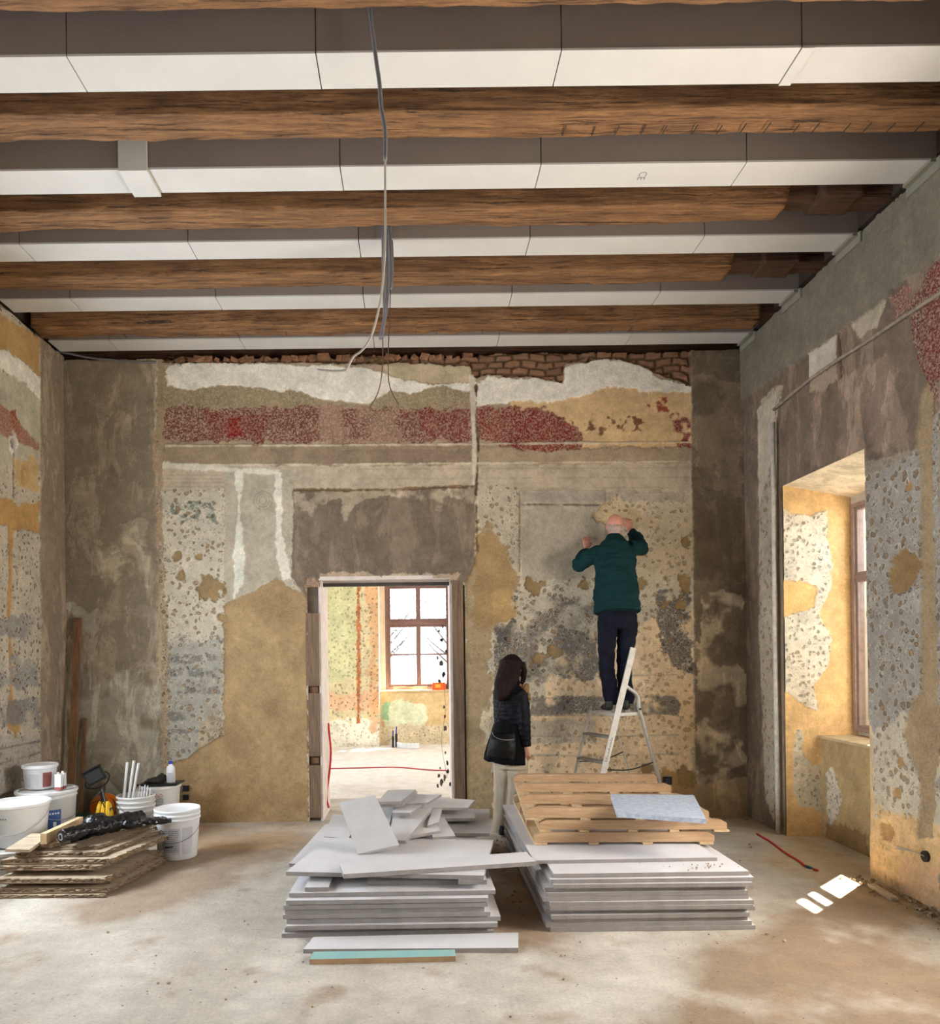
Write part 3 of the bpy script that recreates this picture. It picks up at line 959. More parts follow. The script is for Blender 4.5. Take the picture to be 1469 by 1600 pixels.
def floor_mat():
    m_ = NT('dusty_screed')
    c = m_.node('ShaderNodeAttribute', attribute_name='Col').outputs['Color']
    v = m_.coord()
    t = m_.math('MULTIPLY', m_.rng(m_.noise(v, 6, 8, 0.72), 0.3, 0.7, 0.80, 1.12), m_.rng(m_.noise(v, 55, 4, 0.7), 0.3, 0.7, 0.84, 1.1))
    cb = m_.node('ShaderNodeCombineColor')
    for i in range(3):
        m_.link(t, cb.inputs[i])
    c = m_.mix(1.0, c, cb.outputs[0], 'MULTIPLY')
    cr = m_.noise(v, 33, 2, 0.5)
    c = m_.mix(m_.rng(cr, 0.70, 0.74, 0, 0.7), c, lin((96, 76, 56)))
    m_.col(c)
    m_.rough(0.85)
    m_.bump(m_.math('ADD', m_.noise(v, 14, 8, 0.75), m_.rng(cr, 0.68, 0.76, 0, 0.4)), 0.6, 0.015)
    return m_.m


M_FLOOR = floor_mat()
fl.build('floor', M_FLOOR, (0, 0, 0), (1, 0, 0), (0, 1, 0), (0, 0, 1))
struct(MB().box2((-4.2, YREAR - 0.4, -0.25), (4.6, 14.5, -0.05)), 'floor_slab', M_FLOOR)

# ---- ceiling boards above the beams
M_CEILB = wood_mat('ceiling_boards', (92, 58, 34), (44, 28, 18), 1.0, 0.5, along='Y')
m = MB()
x = XL - 0.3
rnd = random.Random(3)
while x < XR + 0.9:
    w = rnd.uniform(0.19, 0.27)
    m.box2((x, YREAR - 0.3, 4.98 + rnd.uniform(0, 0.012)), (x + w - 0.006, YN, 5.03))
    x += w
struct(m, 'ceiling', M_CEILB)
struct(MB().box2((-4.4, YREAR - 0.4, 5.04), (4.8, 14.5, 5.2)), 'ceiling_slab', M_DARKGAP)

# ---- doorway: steel lintel, timber blocks and post let into the masonry
M_OLDTIMBER = wood_mat('old_jamb_timber', (146, 120, 96), (112, 90, 70), 1.2, 0.5, along='Z')
M_REVEAL = mat('reveal_plaster', (226, 214, 208), 0.95, 0.1, 10, 0.7, 30)
door = empty('door_1', (0, YB, 0), kind='structure')
zz = lambda py: at(488, py, YB).z
for (ya, yb_) in ((958, 1072), (1083, 1182), (1196, 1278)):
    MB().box2((DX0 - 0.15, YB + 0.004, zz(yb_)), (DX0 - 0.025, YB + 0.16, zz(ya))).build('jamb_block', M_OLDTIMBER, door, bevel=0.008)
for ya in (1078, 1189):
    MB().box2((DX0 - 0.12, YB + 0.03, zz(ya) - 0.03), (DX0 - 0.04, YB + 0.14, zz(ya) + 0.03)).build('brick_spacer', mat('brick_red_%d' % ya, (126, 92, 70), 0.95, 0.2, 30, 0.5), door, bevel=0.006)
MB().box2((DX1 + 0.02, YB - 0.005, 0.0), (DX1 + 0.125, YB + 0.15, DZ - 0.02)).build('jamb_post', M_OLDTIMBER, door, bevel=0.008)
MB().box2((DX1 + 0.125, YB + 0.05, 0.0), (DX1 + 0.16, YB + 0.12, DZ)).build('mortar_bed', M_DARKGAP, door)
MB().box2((DX0 - 0.06, YB + 0.20, DZ - 0.05), (DX1 + 0.04, YB + 0.26, DZ - 0.015)).build('lintel_bar', M_STEEL, door)
MB().box2((DX0 - 0.025, YB + 0.02, 0.0), (DX0, YN + 0.01, DZ + 0.02)).box2((DX1, YB + 0.15, 0.0), (DX1 + 0.02, YN + 0.01, DZ + 0.02)).build('reveal', M_REVEAL, door)
MB().box2((DX0 - 0.02, YB + 0.0, DZ - 0.004), (DX1 + 0.02, YN + 0.01, DZ + 0.03)).build('head', M_REVEAL, door)
m = MB()
m.box2((DX0 - 0.17, YB + 0.10, 0.0), (DX0 - 0.02, YB + 0.2, DZ))
m.box2((DX1 + 0.11, YB + 0.08, 0.0), (DX1 + 0.17, YB + 0.2, DZ))
m.build('rubble_core', M_DARKGAP, door)

# ---- window in the right wall
M_FRAME = mat('red_brown_window_paint', (128, 98, 92), 0.5, 0.12, 14)


def glass_mat():
    m_ = NT('window_glass')
    t = m_.t
    tr = m_.node('ShaderNodeBsdfTransparent')
    tr.inputs[0].default_value = (0.93, 0.95, 0.95, 1)
    gl = m_.node('ShaderNodeBsdfGlossy')
    gl.inputs['Roughness'].default_value = 0.05
    mx = m_.node('ShaderNodeMixShader')
    mx.inputs[0].default_value = 0.06
    m_.link(tr.outputs[0], mx.inputs[1])
    m_.link(gl.outputs[0], mx.inputs[2])
    m_.link(mx.outputs[0], m_.n['Material Output'].inputs[0])
    return m_.m


M_GLASS = glass_mat()


def window(name, u0, u1, z0, z1, pos, axis, rows, transom, fw=0.055, sw=0.042, th_=0.035, fm=None):
    """casement window; axis 'Y' = lies along Y at x=pos, 'X' = lies along X at y=pos"""
    def bx(m_, a, b, c, d, off, th):
        if axis == 'Y':
            m_.box2((pos - th / 2 + off, a, c), (pos + th / 2 + off, b, d))
        else:
            m_.box2((a, pos - th / 2 + off, c), (b, pos + th / 2 + off, d))
    root = empty(name, (pos, (u0 + u1) / 2, z0) if axis == 'Y' else ((u0 + u1) / 2, pos, z0), kind='structure')
    m_ = MB()
    bx(m_, u0, u0 + fw, z0, z1, 0, 0.09)
    bx(m_, u1 - fw, u1, z0, z1, 0, 0.09)
    bx(m_, u0 + fw, u1 - fw, z0, z0 + fw, 0, 0.09)
    bx(m_, u0 + fw, u1 - fw, z1 - fw, z1, 0, 0.09)
    um = (u0 + u1) / 2
    bx(m_, u0 + fw, u1 - fw, transom - th_, transom + th_, 0, 0.085)
    m_.build('frame', fm or M_FRAME, root, bevel=0.004)
    for (a, b) in ((u0 + fw, um), (um, u1 - fw)):
        for (c, d, rr) in ((z0 + fw, transom - th_, rows), (transom + th_, z1 - fw, [])):
            m_ = MB()
            bx(m_, a, a + sw, c, d, 0.0, 0.05)
            bx(m_, b - sw, b, c, d, 0.0, 0.05)
            bx(m_, a + sw, b - sw, c, c + sw, 0.0, 0.05)
            bx(m_, a + sw, b - sw, d - sw, d, 0.0, 0.05)
            for r_ in rr:
                bx(m_, a + sw, b - sw, r_ - 0.016, r_ + 0.016, 0.0, 0.035)
            s_ = m_.build('sash', fm or M_FRAME, root, bevel=0.003)
            m_ = MB()
            bx(m_, a + sw, b - sw, c + sw, d - sw, 0.0, 0.004)
            m_.build('pane', M_GLASS, s_)
    return root


window('window_1', WY0, WY1, WZ0, WZ1, 3.86, 'Y', [], 2.26, 0.035, 0.024, 0.018, mat('weathered_frame_paint', (148, 124, 114), 0.6, 0.15, 20))

# ---- the next room, seen through the doorway
YF = 13.4
fw_ = Wall(-4.0, 4.0, -0.05, 4.6, 0.018, lambda x, y: tuple(at(x, y, YF).xz), 41)
fw_.base((206, 190, 148), pits=0.9)
fw_.fill([(505, 905), (560, 905), (555, 1060), (505, 1060)], (196, 192, 146), pits=0.6, amp=0.1)
fw_.fill([(505, 1085), (600, 1080), (600, 1110), (505, 1110)], (220, 176, 136), pits=0.8, amp=0.1)
fw_.fill([(505, 1125), (600, 1125), (600, 1170), (505, 1170)], (222, 214, 196), pits=0.6, amp=0.1)
fw_.line([(560, 905), (560, 1130)], 0.06, (186, 112, 62), disp=-0.02, amp=0.02)
fw_.fill([(575, 905), (592, 905), (592, 1150), (580, 1150)], (214, 152, 100), amp=0.08, op=0.7, speck=0.4)
NX0, NX1 = -0.66, 0.95
fw_.build('wall_far', M_PLASTER, (0, YF, 0), (1, 0, 0), (0, 0, 1), (0, -1, 0), holes=[(NX0, NX1, -1, 3.1)])
fb = Wall(NX0 - 0.01, NX1 + 0.01, -0.05, 0.96, 0.018, lambda x, y: tuple(at(x, y, YF + 0.2).xz), 43)
fb.base((206, 178, 132))
fb.fill([(594, 1100), (640, 1092), (665, 1105), (668, 1125), (655, 1145), (600, 1150)], (206, 210, 180), amp=0.06)
fb.fill([(594, 1100), (608, 1098), (608, 1125), (596, 1125)], (150, 186, 146), amp=0.04)
fb.fill([(594, 1135), (700, 1130), (700, 1170), (594, 1170)], (206, 190, 158), pits=0.6, amp=0.05)
fb.build('wall_far_breast', M_PLASTER_FINE, (0, YF + 0.2, 0), (1, 0, 0), (0, 0, 1), (0, -1, 0))
m = MB()
m.box2((-4.0, YF + 0.03, -0.1), (NX0, YF + 0.75, 4.9))
m.box2((NX1, YF + 0.03, -0.1), (4.0, YF + 0.75, 4.9))
m.box2((NX0, YF + 0.03, 3.1), (NX1, YF + 0.75, 4.9))
m.box2((NX0, YF + 0.21, -0.1), (NX1, YF + 0.75, 0.95))
m.box2((NX0, YF + 0.50, 0.95), (-0.56, YF + 0.75, 3.1))
m.box2((0.66, YF + 0.50, 0.95), (NX1, YF + 0.75, 3.1))
m.box2((-0.56, YF + 0.50, 2.93), (0.66, YF + 0.75, 3.1))
struct(m, 'wall_far_body', mat('warm_white_plaster', (226, 210, 190), 0.95, 0.08, 6, 0.3))
struct(MB().box2((NX0, YF + 0.17, 0.95), (NX1, YF + 0.52, 0.975)), 'trim_2', M_WARMSILL, bevel=0.005)
window('window_2', -0.56, 0.66, 0.975, 2.93, YF + 0.54, 'X', [1.62], 2.20)
M_NEXT = mat('next_room_plaster', (206, 196, 172), 0.95, 0.1, 5, 0.4)
struct(MB().box2((-4.3, YN, -0.1), (-4.0, YF + 0.7, 4.9)), 'wall_next_left', M_NEXT)
struct(MB().box2((4.0, YN, -0.1), (4.3, YF + 0.7, 4.9)), 'wall_next_right', M_NEXT)
struct(MB().box2((-4.3, YN - 0.4, 4.3), (4.3, YF + 0.7, 4.5)), 'ceiling_next', M_NEXT)
f2 = Wall(-4.0, 4.0, YN + 0.5, YF + 0.25, 0.04, lambda x, y: tuple(on_z(x, y, 0).xy), 33)
f2.base((214, 208, 202))
f2.lay(np.clip(fbm(f2.U * 2.2, f2.V * 2.2, 5, 61) * 2.2 - 0.15, 0, 1) * 0.5, (190, 180, 168))
f2.dsp *= 0.6
f2.dsp -= 0.001
f2.build('floor_next', M_FLOOR, (0, 0, 0), (1, 0, 0), (0, 1, 0), (0, 0, 1))

# ---- outside
M_GROUND = mat('pale_street', (150, 146, 138), 0.9, 0.1, 2)
struct(MB().box2((4.3, -10, -0.6), (40, 40, -0.3)), 'ground', M_GROUND)
struct(MB().box2((-25, 14.2, -0.6), (4.3, 60, -0.3)), 'ground', M_GROUND)
M_PINK = mat('pink_render', (226, 166, 170), 0.9, 0.06, 3, 0.2)
b_ = empty('neighbouring_building', (9.6, 12.5, -0.3), 'pink rendered building across the street seen through the niche window', 'building')
MB().box2((8.0, 9.6, -0.3), (13, 16.0, 3.4)).build('wall', M_PINK, b_)
MB().box2((7.9, 9.5, 3.4), (13.1, 16.1, 3.55)).build('cornice', mat('cream_cornice', (220, 206, 180), 0.9), b_, bevel=0.02)
MB().box2((7.97, 10.6, 1.2), (8.02, 10.9, 1.6)).build('wall_plate', mat('cream_plate', (240, 226, 186), 0.7), b_, bevel=0.01)

M_LEAF = mat('spring_leaves', (138, 152, 146), 0.8, 0.3, 3)
M_BARK = mat('tree_bark', (70, 60, 54), 0.9, 0.2, 6, 0.5)
for i, (tx, ty, h_, lab) in enumerate(((-1.1, 24.0, 3.4, 'hazy pale green tree left of centre outside the far window'), (1.15, 27.0, 4.6, 'hazy pale green tree at right outside the far window'))):
    rnd = random.Random(20 + i)
    t_ = empty('garden_tree', (tx, ty, -0.3), lab, 'tree')
    m = MB()
    m.tube([(tx, ty, -0.35), (tx + 0.1, ty, h_ * 0.35), (tx, ty + 0.1, h_ * 0.7)], [0.14, 0.1, 0.05], 8)
    for k in range(9):
        a = rnd.uniform(0, 6.28)
        z0 = h_ * rnd.uniform(0.25, 0.6)
        m.tube([(tx, ty, z0), (tx + 0.6 * math.cos(a), ty + 0.6 * math.sin(a), z0 + 0.5), (tx + 1.1 * math.cos(a), ty + math.sin(a), z0 + 1.0)], [0.04, 0.025, 0.01], 5)
    m.build('trunk', M_BARK, t_)
    m = MB()
    for k in range(1500):
        a, e, rr = rnd.uniform(0, 6.28), rnd.uniform(-1, 1), rnd.uniform(0.4, 1.0)
        c = Vector((tx + 1.4 * rr * math.cos(a) * math.sqrt(1 - e * e), ty + 1.4 * rr * math.sin(a) * math.sqrt(1 - e * e), h_ * 0.72 + 1.25 * rr * e))
        d1 = Vector((rnd.uniform(-1, 1), rnd.uniform(-1, 1), rnd.uniform(-1, 1))).normalized()
        d2 = d1.orthogonal().normalized()
        s_ = 0.06
        vs4 = [m.bm.verts.new(c + d1 * s_ * p + d2 * s_ * 0.5 * q) for p, q in ((-1, 0), (0, -1), (1, 0), (0, 1))]
        m.bm.faces.new(vs4)
    m.build('crown', M_LEAF, t_)

# ------------------------------------------------------------------ ceiling beams
M_BEAM = wood_mat('hewn_beam_wood', (170, 124, 80), (92, 60, 36), 1.2, 0.9)
M_BEAMD = wood_mat('hewn_beam_wood_dark', (108, 72, 46), (58, 38, 26), 1.2, 0.8)


def hewn(name, x0, x1, y0, y1, z0, z1, m_, parent=None, seed=0, amp=0.016, cutr=0.0, cutl=0.0, wander=0.014):
    """hand-hewn log: a rounded square section that wanders along its length"""
    n, k = max(12, int((x1 - x0) / 0.028)), 44
    bm = bmesh.new()
    prev = None
    cy, cz, hy, hz = (y0 + y1) / 2, (z0 + z1) / 2, (y1 - y0) / 2, (z1 - z0) / 2
    for i in range(n + 1):
        t = i / n
        rg = []
        for j in range(k):
            a = 2 * math.pi * (j + 0.5) / k
            ca, sa = math.cos(a), math.sin(a)
            e = 0.17
            yy = math.copysign(abs(ca) ** e, ca)
            zz_ = math.copysign(abs(sa) ** e, sa)
            zc = (zz_ + 1) / 2
            X = x0 + (x1 - x0) * t
            if i == n:
                X -= cutr * (zc)
            if i == 0:
                X += cutl * zc
            p = Vector((X * 1.3, yy * 2 + seed * 3.3, zz_ * 2))
            q = Vector((X * 7, yy * 3 + seed, zz_ * 3 + 5))
            o_ = mnoise.noise(p) * amp + mnoise.noise(q) * amp * 0.5 - abs(mnoise.noise(Vector((X * 1.5, yy * 14 + seed, zz_ * 14)))) * amp * 0.7 + abs(mnoise.noise(Vector((X * 22, yy * 5, zz_ * 5 + seed)))) * amp * 0.35
            wy = mnoise.noise(Vector((X * 0.8, seed, 1))) * wander
            wz = mnoise.noise(Vector((X * 0.7, seed, 7))) * wander
            rg.append(bm.verts.new((X, cy + wy + yy * (hy + o_), cz + wz + zz_ * (hz + o_))))
        if prev:
            for j in range(k):
                bm.faces.new((prev[j], prev[(j + 1) % k], rg[(j + 1) % k], rg[j]))
        else:
            bm.faces.new(rg[::-1])
        prev = rg
    bm.faces.new(prev)
    bmesh.ops.recalc_face_normals(bm, faces=bm.faces)
    me = bpy.data.meshes.new(name)
    bm.to_mesh(me)
    bm.free()
    return link_mesh(name, me, m_, parent, smooth=True)


WB = [  # far edge Y, bottom height above the eye, label
    (3.52, 3.00, 'rough timber beam whose underside shows along the top edge of the photo'),
    (4.41, 3.00, 'second hewn timber beam from the top, dark face with nicked paler underside'),
    (5.25, 2.955, 'third timber beam from the top, sawn off near the right wall'),
    (6.08, 2.945, 'fourth timber beam from the top, with a splintered sawn right end'),
    (6.91, 2.915, 'fifth timber beam from the top, rough cracked one nearest the back wall'),
]
for i, (yf, hb, lab) in enumerate(WB):
    z0 = EYE + hb
    root = empty('timber_beam', (0, yf - 0.11, z0), lab, 'beam', 'old timber ceiling beams')
    if i in (2, 3):
        xe = on_z(1213 if i == 2 else 1131, 340 if i == 2 else 435, z0).x
        hewn('beam_log', XL - 0.2, xe, yf - 0.22, yf, z0, z0 + 0.25, M_BEAM, root, seed=i, amp=0.012, cutr=-0.05, cutl=0)
        hewn('beam_end', xe - 0.04, XR + 0.12, yf - 0.20, yf - 0.02, z0 + 0.06, z0 + 0.24, M_BEAMD, root, seed=i + 20)
        hewn('beam_packing', XR - 0.52, XR - 0.25, yf - 0.27, yf - 0.03, z0 + 0.03, z0 + 0.16, M_BEAMD, root, seed=i + 40)
    else:
        x0 = XL - 0.2 if i != 4 else on_z(20, 490, z0).x
        hewn('beam_log', x0, XR + (0.12 if i != 4 else -0.15), yf - 0.22, yf, z0, z0 + 0.25, M_BEAM, root, seed=i, amp=0.011 if i < 4 else 0.022)
        if i == 4:
            hewn('beam_end', XR - 0.2, XR + 0.12, yf - 0.20, yf - 0.02, z0 + 0.05, z0 + 0.22, M_BEAMD, root, seed=60)
    if i in (1, 4):
        m = MB()
        rnd = random.Random(i)
        for k in range(16):
            xx = 0.9 + k * 0.145 + rnd.uniform(-0.02, 0.02) if i == 1 else rnd.uniform(-3, 3)
            m.beam((xx, yf - 0.03, z0 - 0.012), (xx + 0.003, yf - 0.10 - rnd.uniform(0, 0.02), z0 - 0.014), 0.004, 0.006)
        m.build('axe_nicks' if i == 1 else 'nail_row', M_STEEL, root)
# wall plate lying behind the top of the back wall
tag(hewn('wall_plate_beam', XL - 0.1, XR + 0.1, YB + 0.12, YB + 0.34, 4.585, 4.80, M_BEAMD, seed=71),
    'dark timber lying on top of the back wall behind the brick edge', 'beam')

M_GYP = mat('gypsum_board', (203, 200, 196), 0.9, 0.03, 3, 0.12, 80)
M_GYPF = mat('gypsum_board_shaded', (136, 123, 115), 0.9, 0.04, 3, 0.1, 80)  # same white board; shade on the casing sides mixed into its colour
M_GYPG = mat('gypsum_board_greenish', (142, 138, 122), 0.9, 0.06, 8)
BX = [  # near edge Y, far edge Y, joints (photo pixels along the near lower edge), label
    (3.736, 3.973, [100, 493, 877, 1249], 'nearest white board casing, widest strip under the ceiling'),
    (4.611, 4.845, [205, 531, 845, 1163], 'second white board casing from the top, with a cover strip at left'),
    (5.43, 5.665, [22, 291, 560, 828, 1098], 'third white board casing from the top of the photo'),
    (6.27, 6.50, [102, 334, 567, 800, 1030], 'fourth white board casing from the top of the photo'),
    (7.105, 7.345, [165, 373, 583, 780, 985], 'last white board casing, just before the back wall'),
]
HB = EYE + 2.97
YNEAR = {0: 82, 1: 260, 2: 374, 3: 460, 4: 527}
for i, (y0, y1, js, lab) in enumerate(BX):
    root = empty('beam_casing', (0, (y0 + y1) / 2, HB), lab, 'beam casing', 'white boarded beam casings between the timbers')
    xs = [XL + 0.015] + [on_z(j, YNEAR[i], HB).x for j in js] + [XR - 0.02]
    for a, b in zip(xs[:-1], xs[1:]):
        dz = random.Random(int(a * 100)).uniform(0, 0.002)
        m = MB()
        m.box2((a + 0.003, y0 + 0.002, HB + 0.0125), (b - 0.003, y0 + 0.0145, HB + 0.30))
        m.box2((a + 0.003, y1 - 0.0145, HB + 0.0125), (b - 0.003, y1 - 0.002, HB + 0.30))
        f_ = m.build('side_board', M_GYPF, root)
        MB().box2((a + 0.003, y0, HB + dz), (b - 0.003, y1, HB + 0.0125)).build('soffit_board', M_GYP, root, bevel=0.001)
    if i in (0, 1):
        if i == 1:
            xa, xb = on_z(183, 260, HB).x, on_z(228, 260, HB).x
        else:
            xa = on_z(1252, 77, HB).x
            xb = xa + 0.06
        th = 0.016 if i == 1 else 0.006
        m = MB()
        m.box2((xa, y0 - th, HB - th), (xb, y1 + th, HB - 0.0005))
        if i == 1:
            m.box2((xa, y0 - th, HB), (xb, y0 - 0.0005, HB + 0.30))
        m.build('cover_strip', M_GYP if i == 1 else M_GYP, root, bevel=0.001)
    # fixing angles where the casing meets the right wall
    if i > 0:
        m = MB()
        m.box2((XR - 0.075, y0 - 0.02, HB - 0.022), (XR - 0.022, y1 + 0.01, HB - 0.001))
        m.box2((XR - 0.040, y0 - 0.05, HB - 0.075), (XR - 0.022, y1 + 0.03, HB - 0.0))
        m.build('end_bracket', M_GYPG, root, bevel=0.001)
MARK = bpy.data.curves.new('stamp', 'FONT')
MARK.body = 'CE'
MARK.size = 0.07
MARK.extrude = 0.0003
o = bpy.data.objects.new('stamp', MARK)
dg = bpy.context.evaluated_depsgraph_get()
COL.objects.link(o)
me = bpy.data.meshes.new_from_object(o.evaluated_get(bpy.context.evaluated_depsgraph_get()))
bpy.data.objects.remove(o)
p = on_z(1001, 268, HB)
T = Matrix.Translation((p.x, p.y, HB - 0.0012)) @ Matrix.Rotation(math.pi / 2, 4, 'Z') @ Matrix.Rotation(math.pi, 4, 'X')
me.transform(T)
root1 = [q for q in COL.objects if q.name.startswith('beam_casing')][1]
link_mesh('printed_stamp', me, mat('grey_ink', (150, 148, 146), 0.9), root1)

# ------------------------------------------------------------------ gypsum boards, pallets
M_BRD = mat('board_face', (206, 204, 206), 0.85, 0.05, 4, 0.15, 60)
M_BEDGE = mat('board_core_shaded', (150, 144, 142), 0.95, 0.10, 12, 0.3, 60)  # grey core, darkened further to imitate the shaded stack fronts
M_BRDG = mat('board_back_grey', (184, 182, 182), 0.9, 0.05, 5, 0.15)
ORD = ['lowest', 'second lowest', 'third lowest', 'fourth from the bottom', 'fifth from the bottom', 'sixth from the bottom', 'seventh from the bottom',
       'eighth from the bottom', 'ninth from the bottom', 'tenth from the bottom', 'eleventh from the bottom', 'twelfth from the bottom', 'topmost']


def face_mats(o, top, edge):
    """flat faces take the first material, narrow edges the second"""
    o.data.materials.clear()
    o.data.materials.append(top)
    o.data.materials.append(edge)
    for p in o.data.polygons:
        p.material_index = 0 if abs(p.normal.z) > 0.6 else 1


def board(name, top, th, label, group=None, cat='board', top_m=None, edge_m=None, bevel=0.0015):
    o = MB().slab(top, th).build(name, M_BRD, bevel=bevel)
    face_mats(o, top_m or M_BRD, edge_m or M_BEDGE)
    return tag(o, label, cat, group)


def rect(cx, cy, sx, sy, rz, z):
    c, s = math.cos(rz), math.sin(rz)
    return [Vector((cx + x * c - y * s, cy + x * s + y * c, z)) for x, y in ((-sx / 2, -sy / 2), (sx / 2, -sy / 2), (sx / 2, sy / 2), (-sx / 2, sy / 2))]


# right stack
rnd = random.Random(11)
xl = [0.77, 0.745, 0.79, 0.775, 0.745, 0.77, 0.765, 0.73, 0.75, 0.745, 0.79, 0.775, 0.80]
xr = [1.975, 1.955, 1.935, 1.94, 1.985, 1.955, 1.96, 1.94, 1.935, 1.93, 1.955, 1.975, 1.96]
for i in range(13):
    z = 0.0255 * (i + 1)
    f = 4.43 + rnd.uniform(-0.010, 0.022) + (0.02 if i == 12 else 0)
    top = [(xl[i], f, z), (xr[i], f + rnd.uniform(-0.01, 0.01), z), (xr[i] + rnd.uniform(-0.02, 0.02), f + 2.0, z), (xl[i] - 0.01, f + 2.0 + rnd.uniform(-0.02, 0.02), z)]
    board('gypsum_board', top, 0.0235, 'white gypsum board, %s in the right-hand stack under the pallets' % ORD[i], 'gypsum boards of the right stack')
ZT = 0.0255 * 13
board('gypsum_board', [(0.715, 4.68, ZT + 0.0225), (1.86, 4.70, ZT + 0.0225), (1.90, 6.40, ZT + 0.0225), (0.72, 6.40, ZT + 0.0225)], 0.0215,
      'narrower white board lying directly under the lowest pallet', 'gypsum boards of the right stack')
ZT += 0.0235
# crumbs of plaster on the stack
# pallets
M_PINE = wood_mat('pale_pine', (204, 172, 136), (172, 136, 100), 0.8, 0.15, along='X', bump=0.2)
M_PINEY = wood_mat('pale_pine_slat', (220, 196, 160), (194, 162, 122), 0.8, 0.15, along='Y', bump=0.2)


def stringer(p, L, x0, yc, z0, h, w, rz, C):
    """chamfered beam, profile in the XZ plane"""
    ch = 0.042
    prof = [(0, 0), (L, 0), (L, h - 0.019), (L - ch, h), (ch, h), (0, h - 0.019)]
    m_ = MB()
    c, s = math.cos(rz), math.sin(rz)

    def T(x, y, z):
        X, Y = x0 + x - C[0], yc + y - C[1]
        return (C[0] + X * c - Y * s, C[1] + X * s + Y * c, z0 + z)
    a = [m_.bm.verts.new(T(x, -w / 2, z)) for x, z in prof]
    b = [m_.bm.verts.new(T(x, w / 2, z)) for x, z in prof]
    m_.bm.faces.new(a)
    m_.bm.faces.new(b[::-1])
    for i in range(6):
        m_.bm.faces.new((a[i], b[i], b[(i + 1) % 6], a[(i + 1) % 6]))
    return m_.build('stringer', M_PINE, p, bevel=0.002)


def pallet(x0, y0, z0, L, ys, rz, slats, label):
    C = (x0 + L / 2, y0 + ys[-1] / 2)
    p = empty('pallet', (C[0], C[1], z0), label, 'pallet', 'wooden pallets on the right stack')
    c, s = math.cos(rz), math.sin(rz)
    for fx, w in slats:
        m_ = MB()
        X, Y = x0 + fx * L - C[0], 0
        m_.box((C[0] + X * c, C[1] + X * s, z0 + 0.0075), (w, ys[-1] + 0.07, 0.014), rz)
        m_.build('slat', M_PINEY, p, bevel=0.0015)
    for yy in ys:
        stringer(p, L, x0, y0 + yy, z0 + 0.0155, 0.0625, 0.05, rz, C)
    return p


SL = [(0.035, 0.085), (0.33, 0.065), (0.63, 0.065), (0.955, 0.09)]
zp = ZT + 0.001
pallet(0.80, 5.06, zp, 1.19, (0, 0.46, 0.93, 1.38), -0.03, SL, 'pine pallet, bottom one of the three pallets')
pallet(0.85, 5.08, zp + 0.0785, 1.24, (0, 0.46, 0.92, 1.38), -0.045, [(0.03, 0.07), (0.24, 0.06), (0.50, 0.06), (0.72, 0.06), (0.97, 0.10)], 'pine pallet in the middle between two others')
TP = pallet(0.78, 5.08, zp + 0.157, 1.21, (0, 0.47, 0.95, 1.42), -0.075, SL, 'pine pallet on top with a dark knot in its front beam')
zt3 = zp + 0.157 + 0.078
kp = at(1068, 1279, 5.0)
MB().tube([(1.795, 4.975, zt3 - 0.033), (1.795, 5.01, zt3 - 0.033)], 0.021, 16).build('knot', mat('dark_knot', (46, 32, 24), 0.8, 0.2, 30), TP)
M_SPK = mat('blue_white_wrap', (150, 166, 192), 0.35, 0.10, 30, 1.0, 22, c2=(206, 214, 226))
q = [on_z(964, 1270, zt3 + 0.03), on_z(1104, 1280, zt3 + 0.03), on_z(1084, 1242, zt3 + 0.03), on_z(954, 1241, zt3 + 0.03)]
tag(MB().slab(q, 0.028).build('insulation_panel', M_SPK, bevel=0.003), 'bluish rough-faced panel lying on the top pallet', 'panel')

# left stack
xl = [-0.80, -0.785, -0.77, -0.77, -0.79, -0.78, -0.785, -0.77, -0.76]
xr = [0.43, 0.43, 0.455, 0.475, 0.415, 0.38, 0.40, 0.405, 0.45]
tags = ['lowest', 'second lowest', 'third lowest', 'fourth from the floor, jutting out at right', 'fifth from the floor', 'sixth from the floor', 'seventh from the floor', 'eighth from the floor', 'ninth from the floor']
zc = 0.0
rnd = random.Random(5)
for i in range(9):
    zc += 0.0255 + (0.005 if i in (4, 6, 7) else 0.0012)
    f = 4.37 + rnd.uniform(-0.01, 0.04) + (0.03 if i == 8 else 0)
    bk = 6.45 + rnd.uniform(-0.05, 0.05)
    sk = rnd.uniform(-0.02, 0.04)
    board('gypsum_board', [(xl[i], f, zc), (xr[i], f + 0.01, zc), (xr[i] + sk, bk, zc), (xl[i] + sk + (0.06 if i > 5 else 0), bk - 0.03, zc)], 0.0240,
          'white gypsum board in the left stack, %s' % tags[i], 'gypsum boards of the left stack')
zl = zc
GP = 'broken board offcuts heaped on the left stack'
# offcuts between the stack and the big top sheet
board('board_offcut', rect(-0.60, 4.62, 0.14, 0.36, 0.0, zl + 0.027), 0.025, 'short offcut under the left end of the big top sheet', 'spacer offcuts in the left stack', 'offcut')
board('board_offcut', rect(0.05, 4.85, 0.72, 0.62, 0.0, zl + 0.027), 0.025, 'shadowed offcut under the middle of the big top sheet', 'spacer offcuts in the left stack', 'offcut')
board('board_offcut', rect(0.33, 4.85, 0.15, 0.80, -0.05, zl + 0.0545), 0.025, 'offcut under the right end of the big top sheet', 'spacer offcuts in the left stack', 'offcut')
board('board_offcut', rect(-0.30, 4.98, 0.5, 0.5, 0.2, zl + 0.0545), 0.025, 'hidden offcut under the left half of the big top sheet', 'spacer offcuts in the left stack', 'offcut')
zb = zl + 0.082
big = [on_z(447, 1362, zb), on_z(756, 1368, zb), on_z(771, 1312, zb), on_z(514, 1309, zb)]
board('gypsum_board', big, 0.025, 'large pale sheet slanting across the top of the left stack', 'gypsum boards of the left stack', top_m=M_BRD)
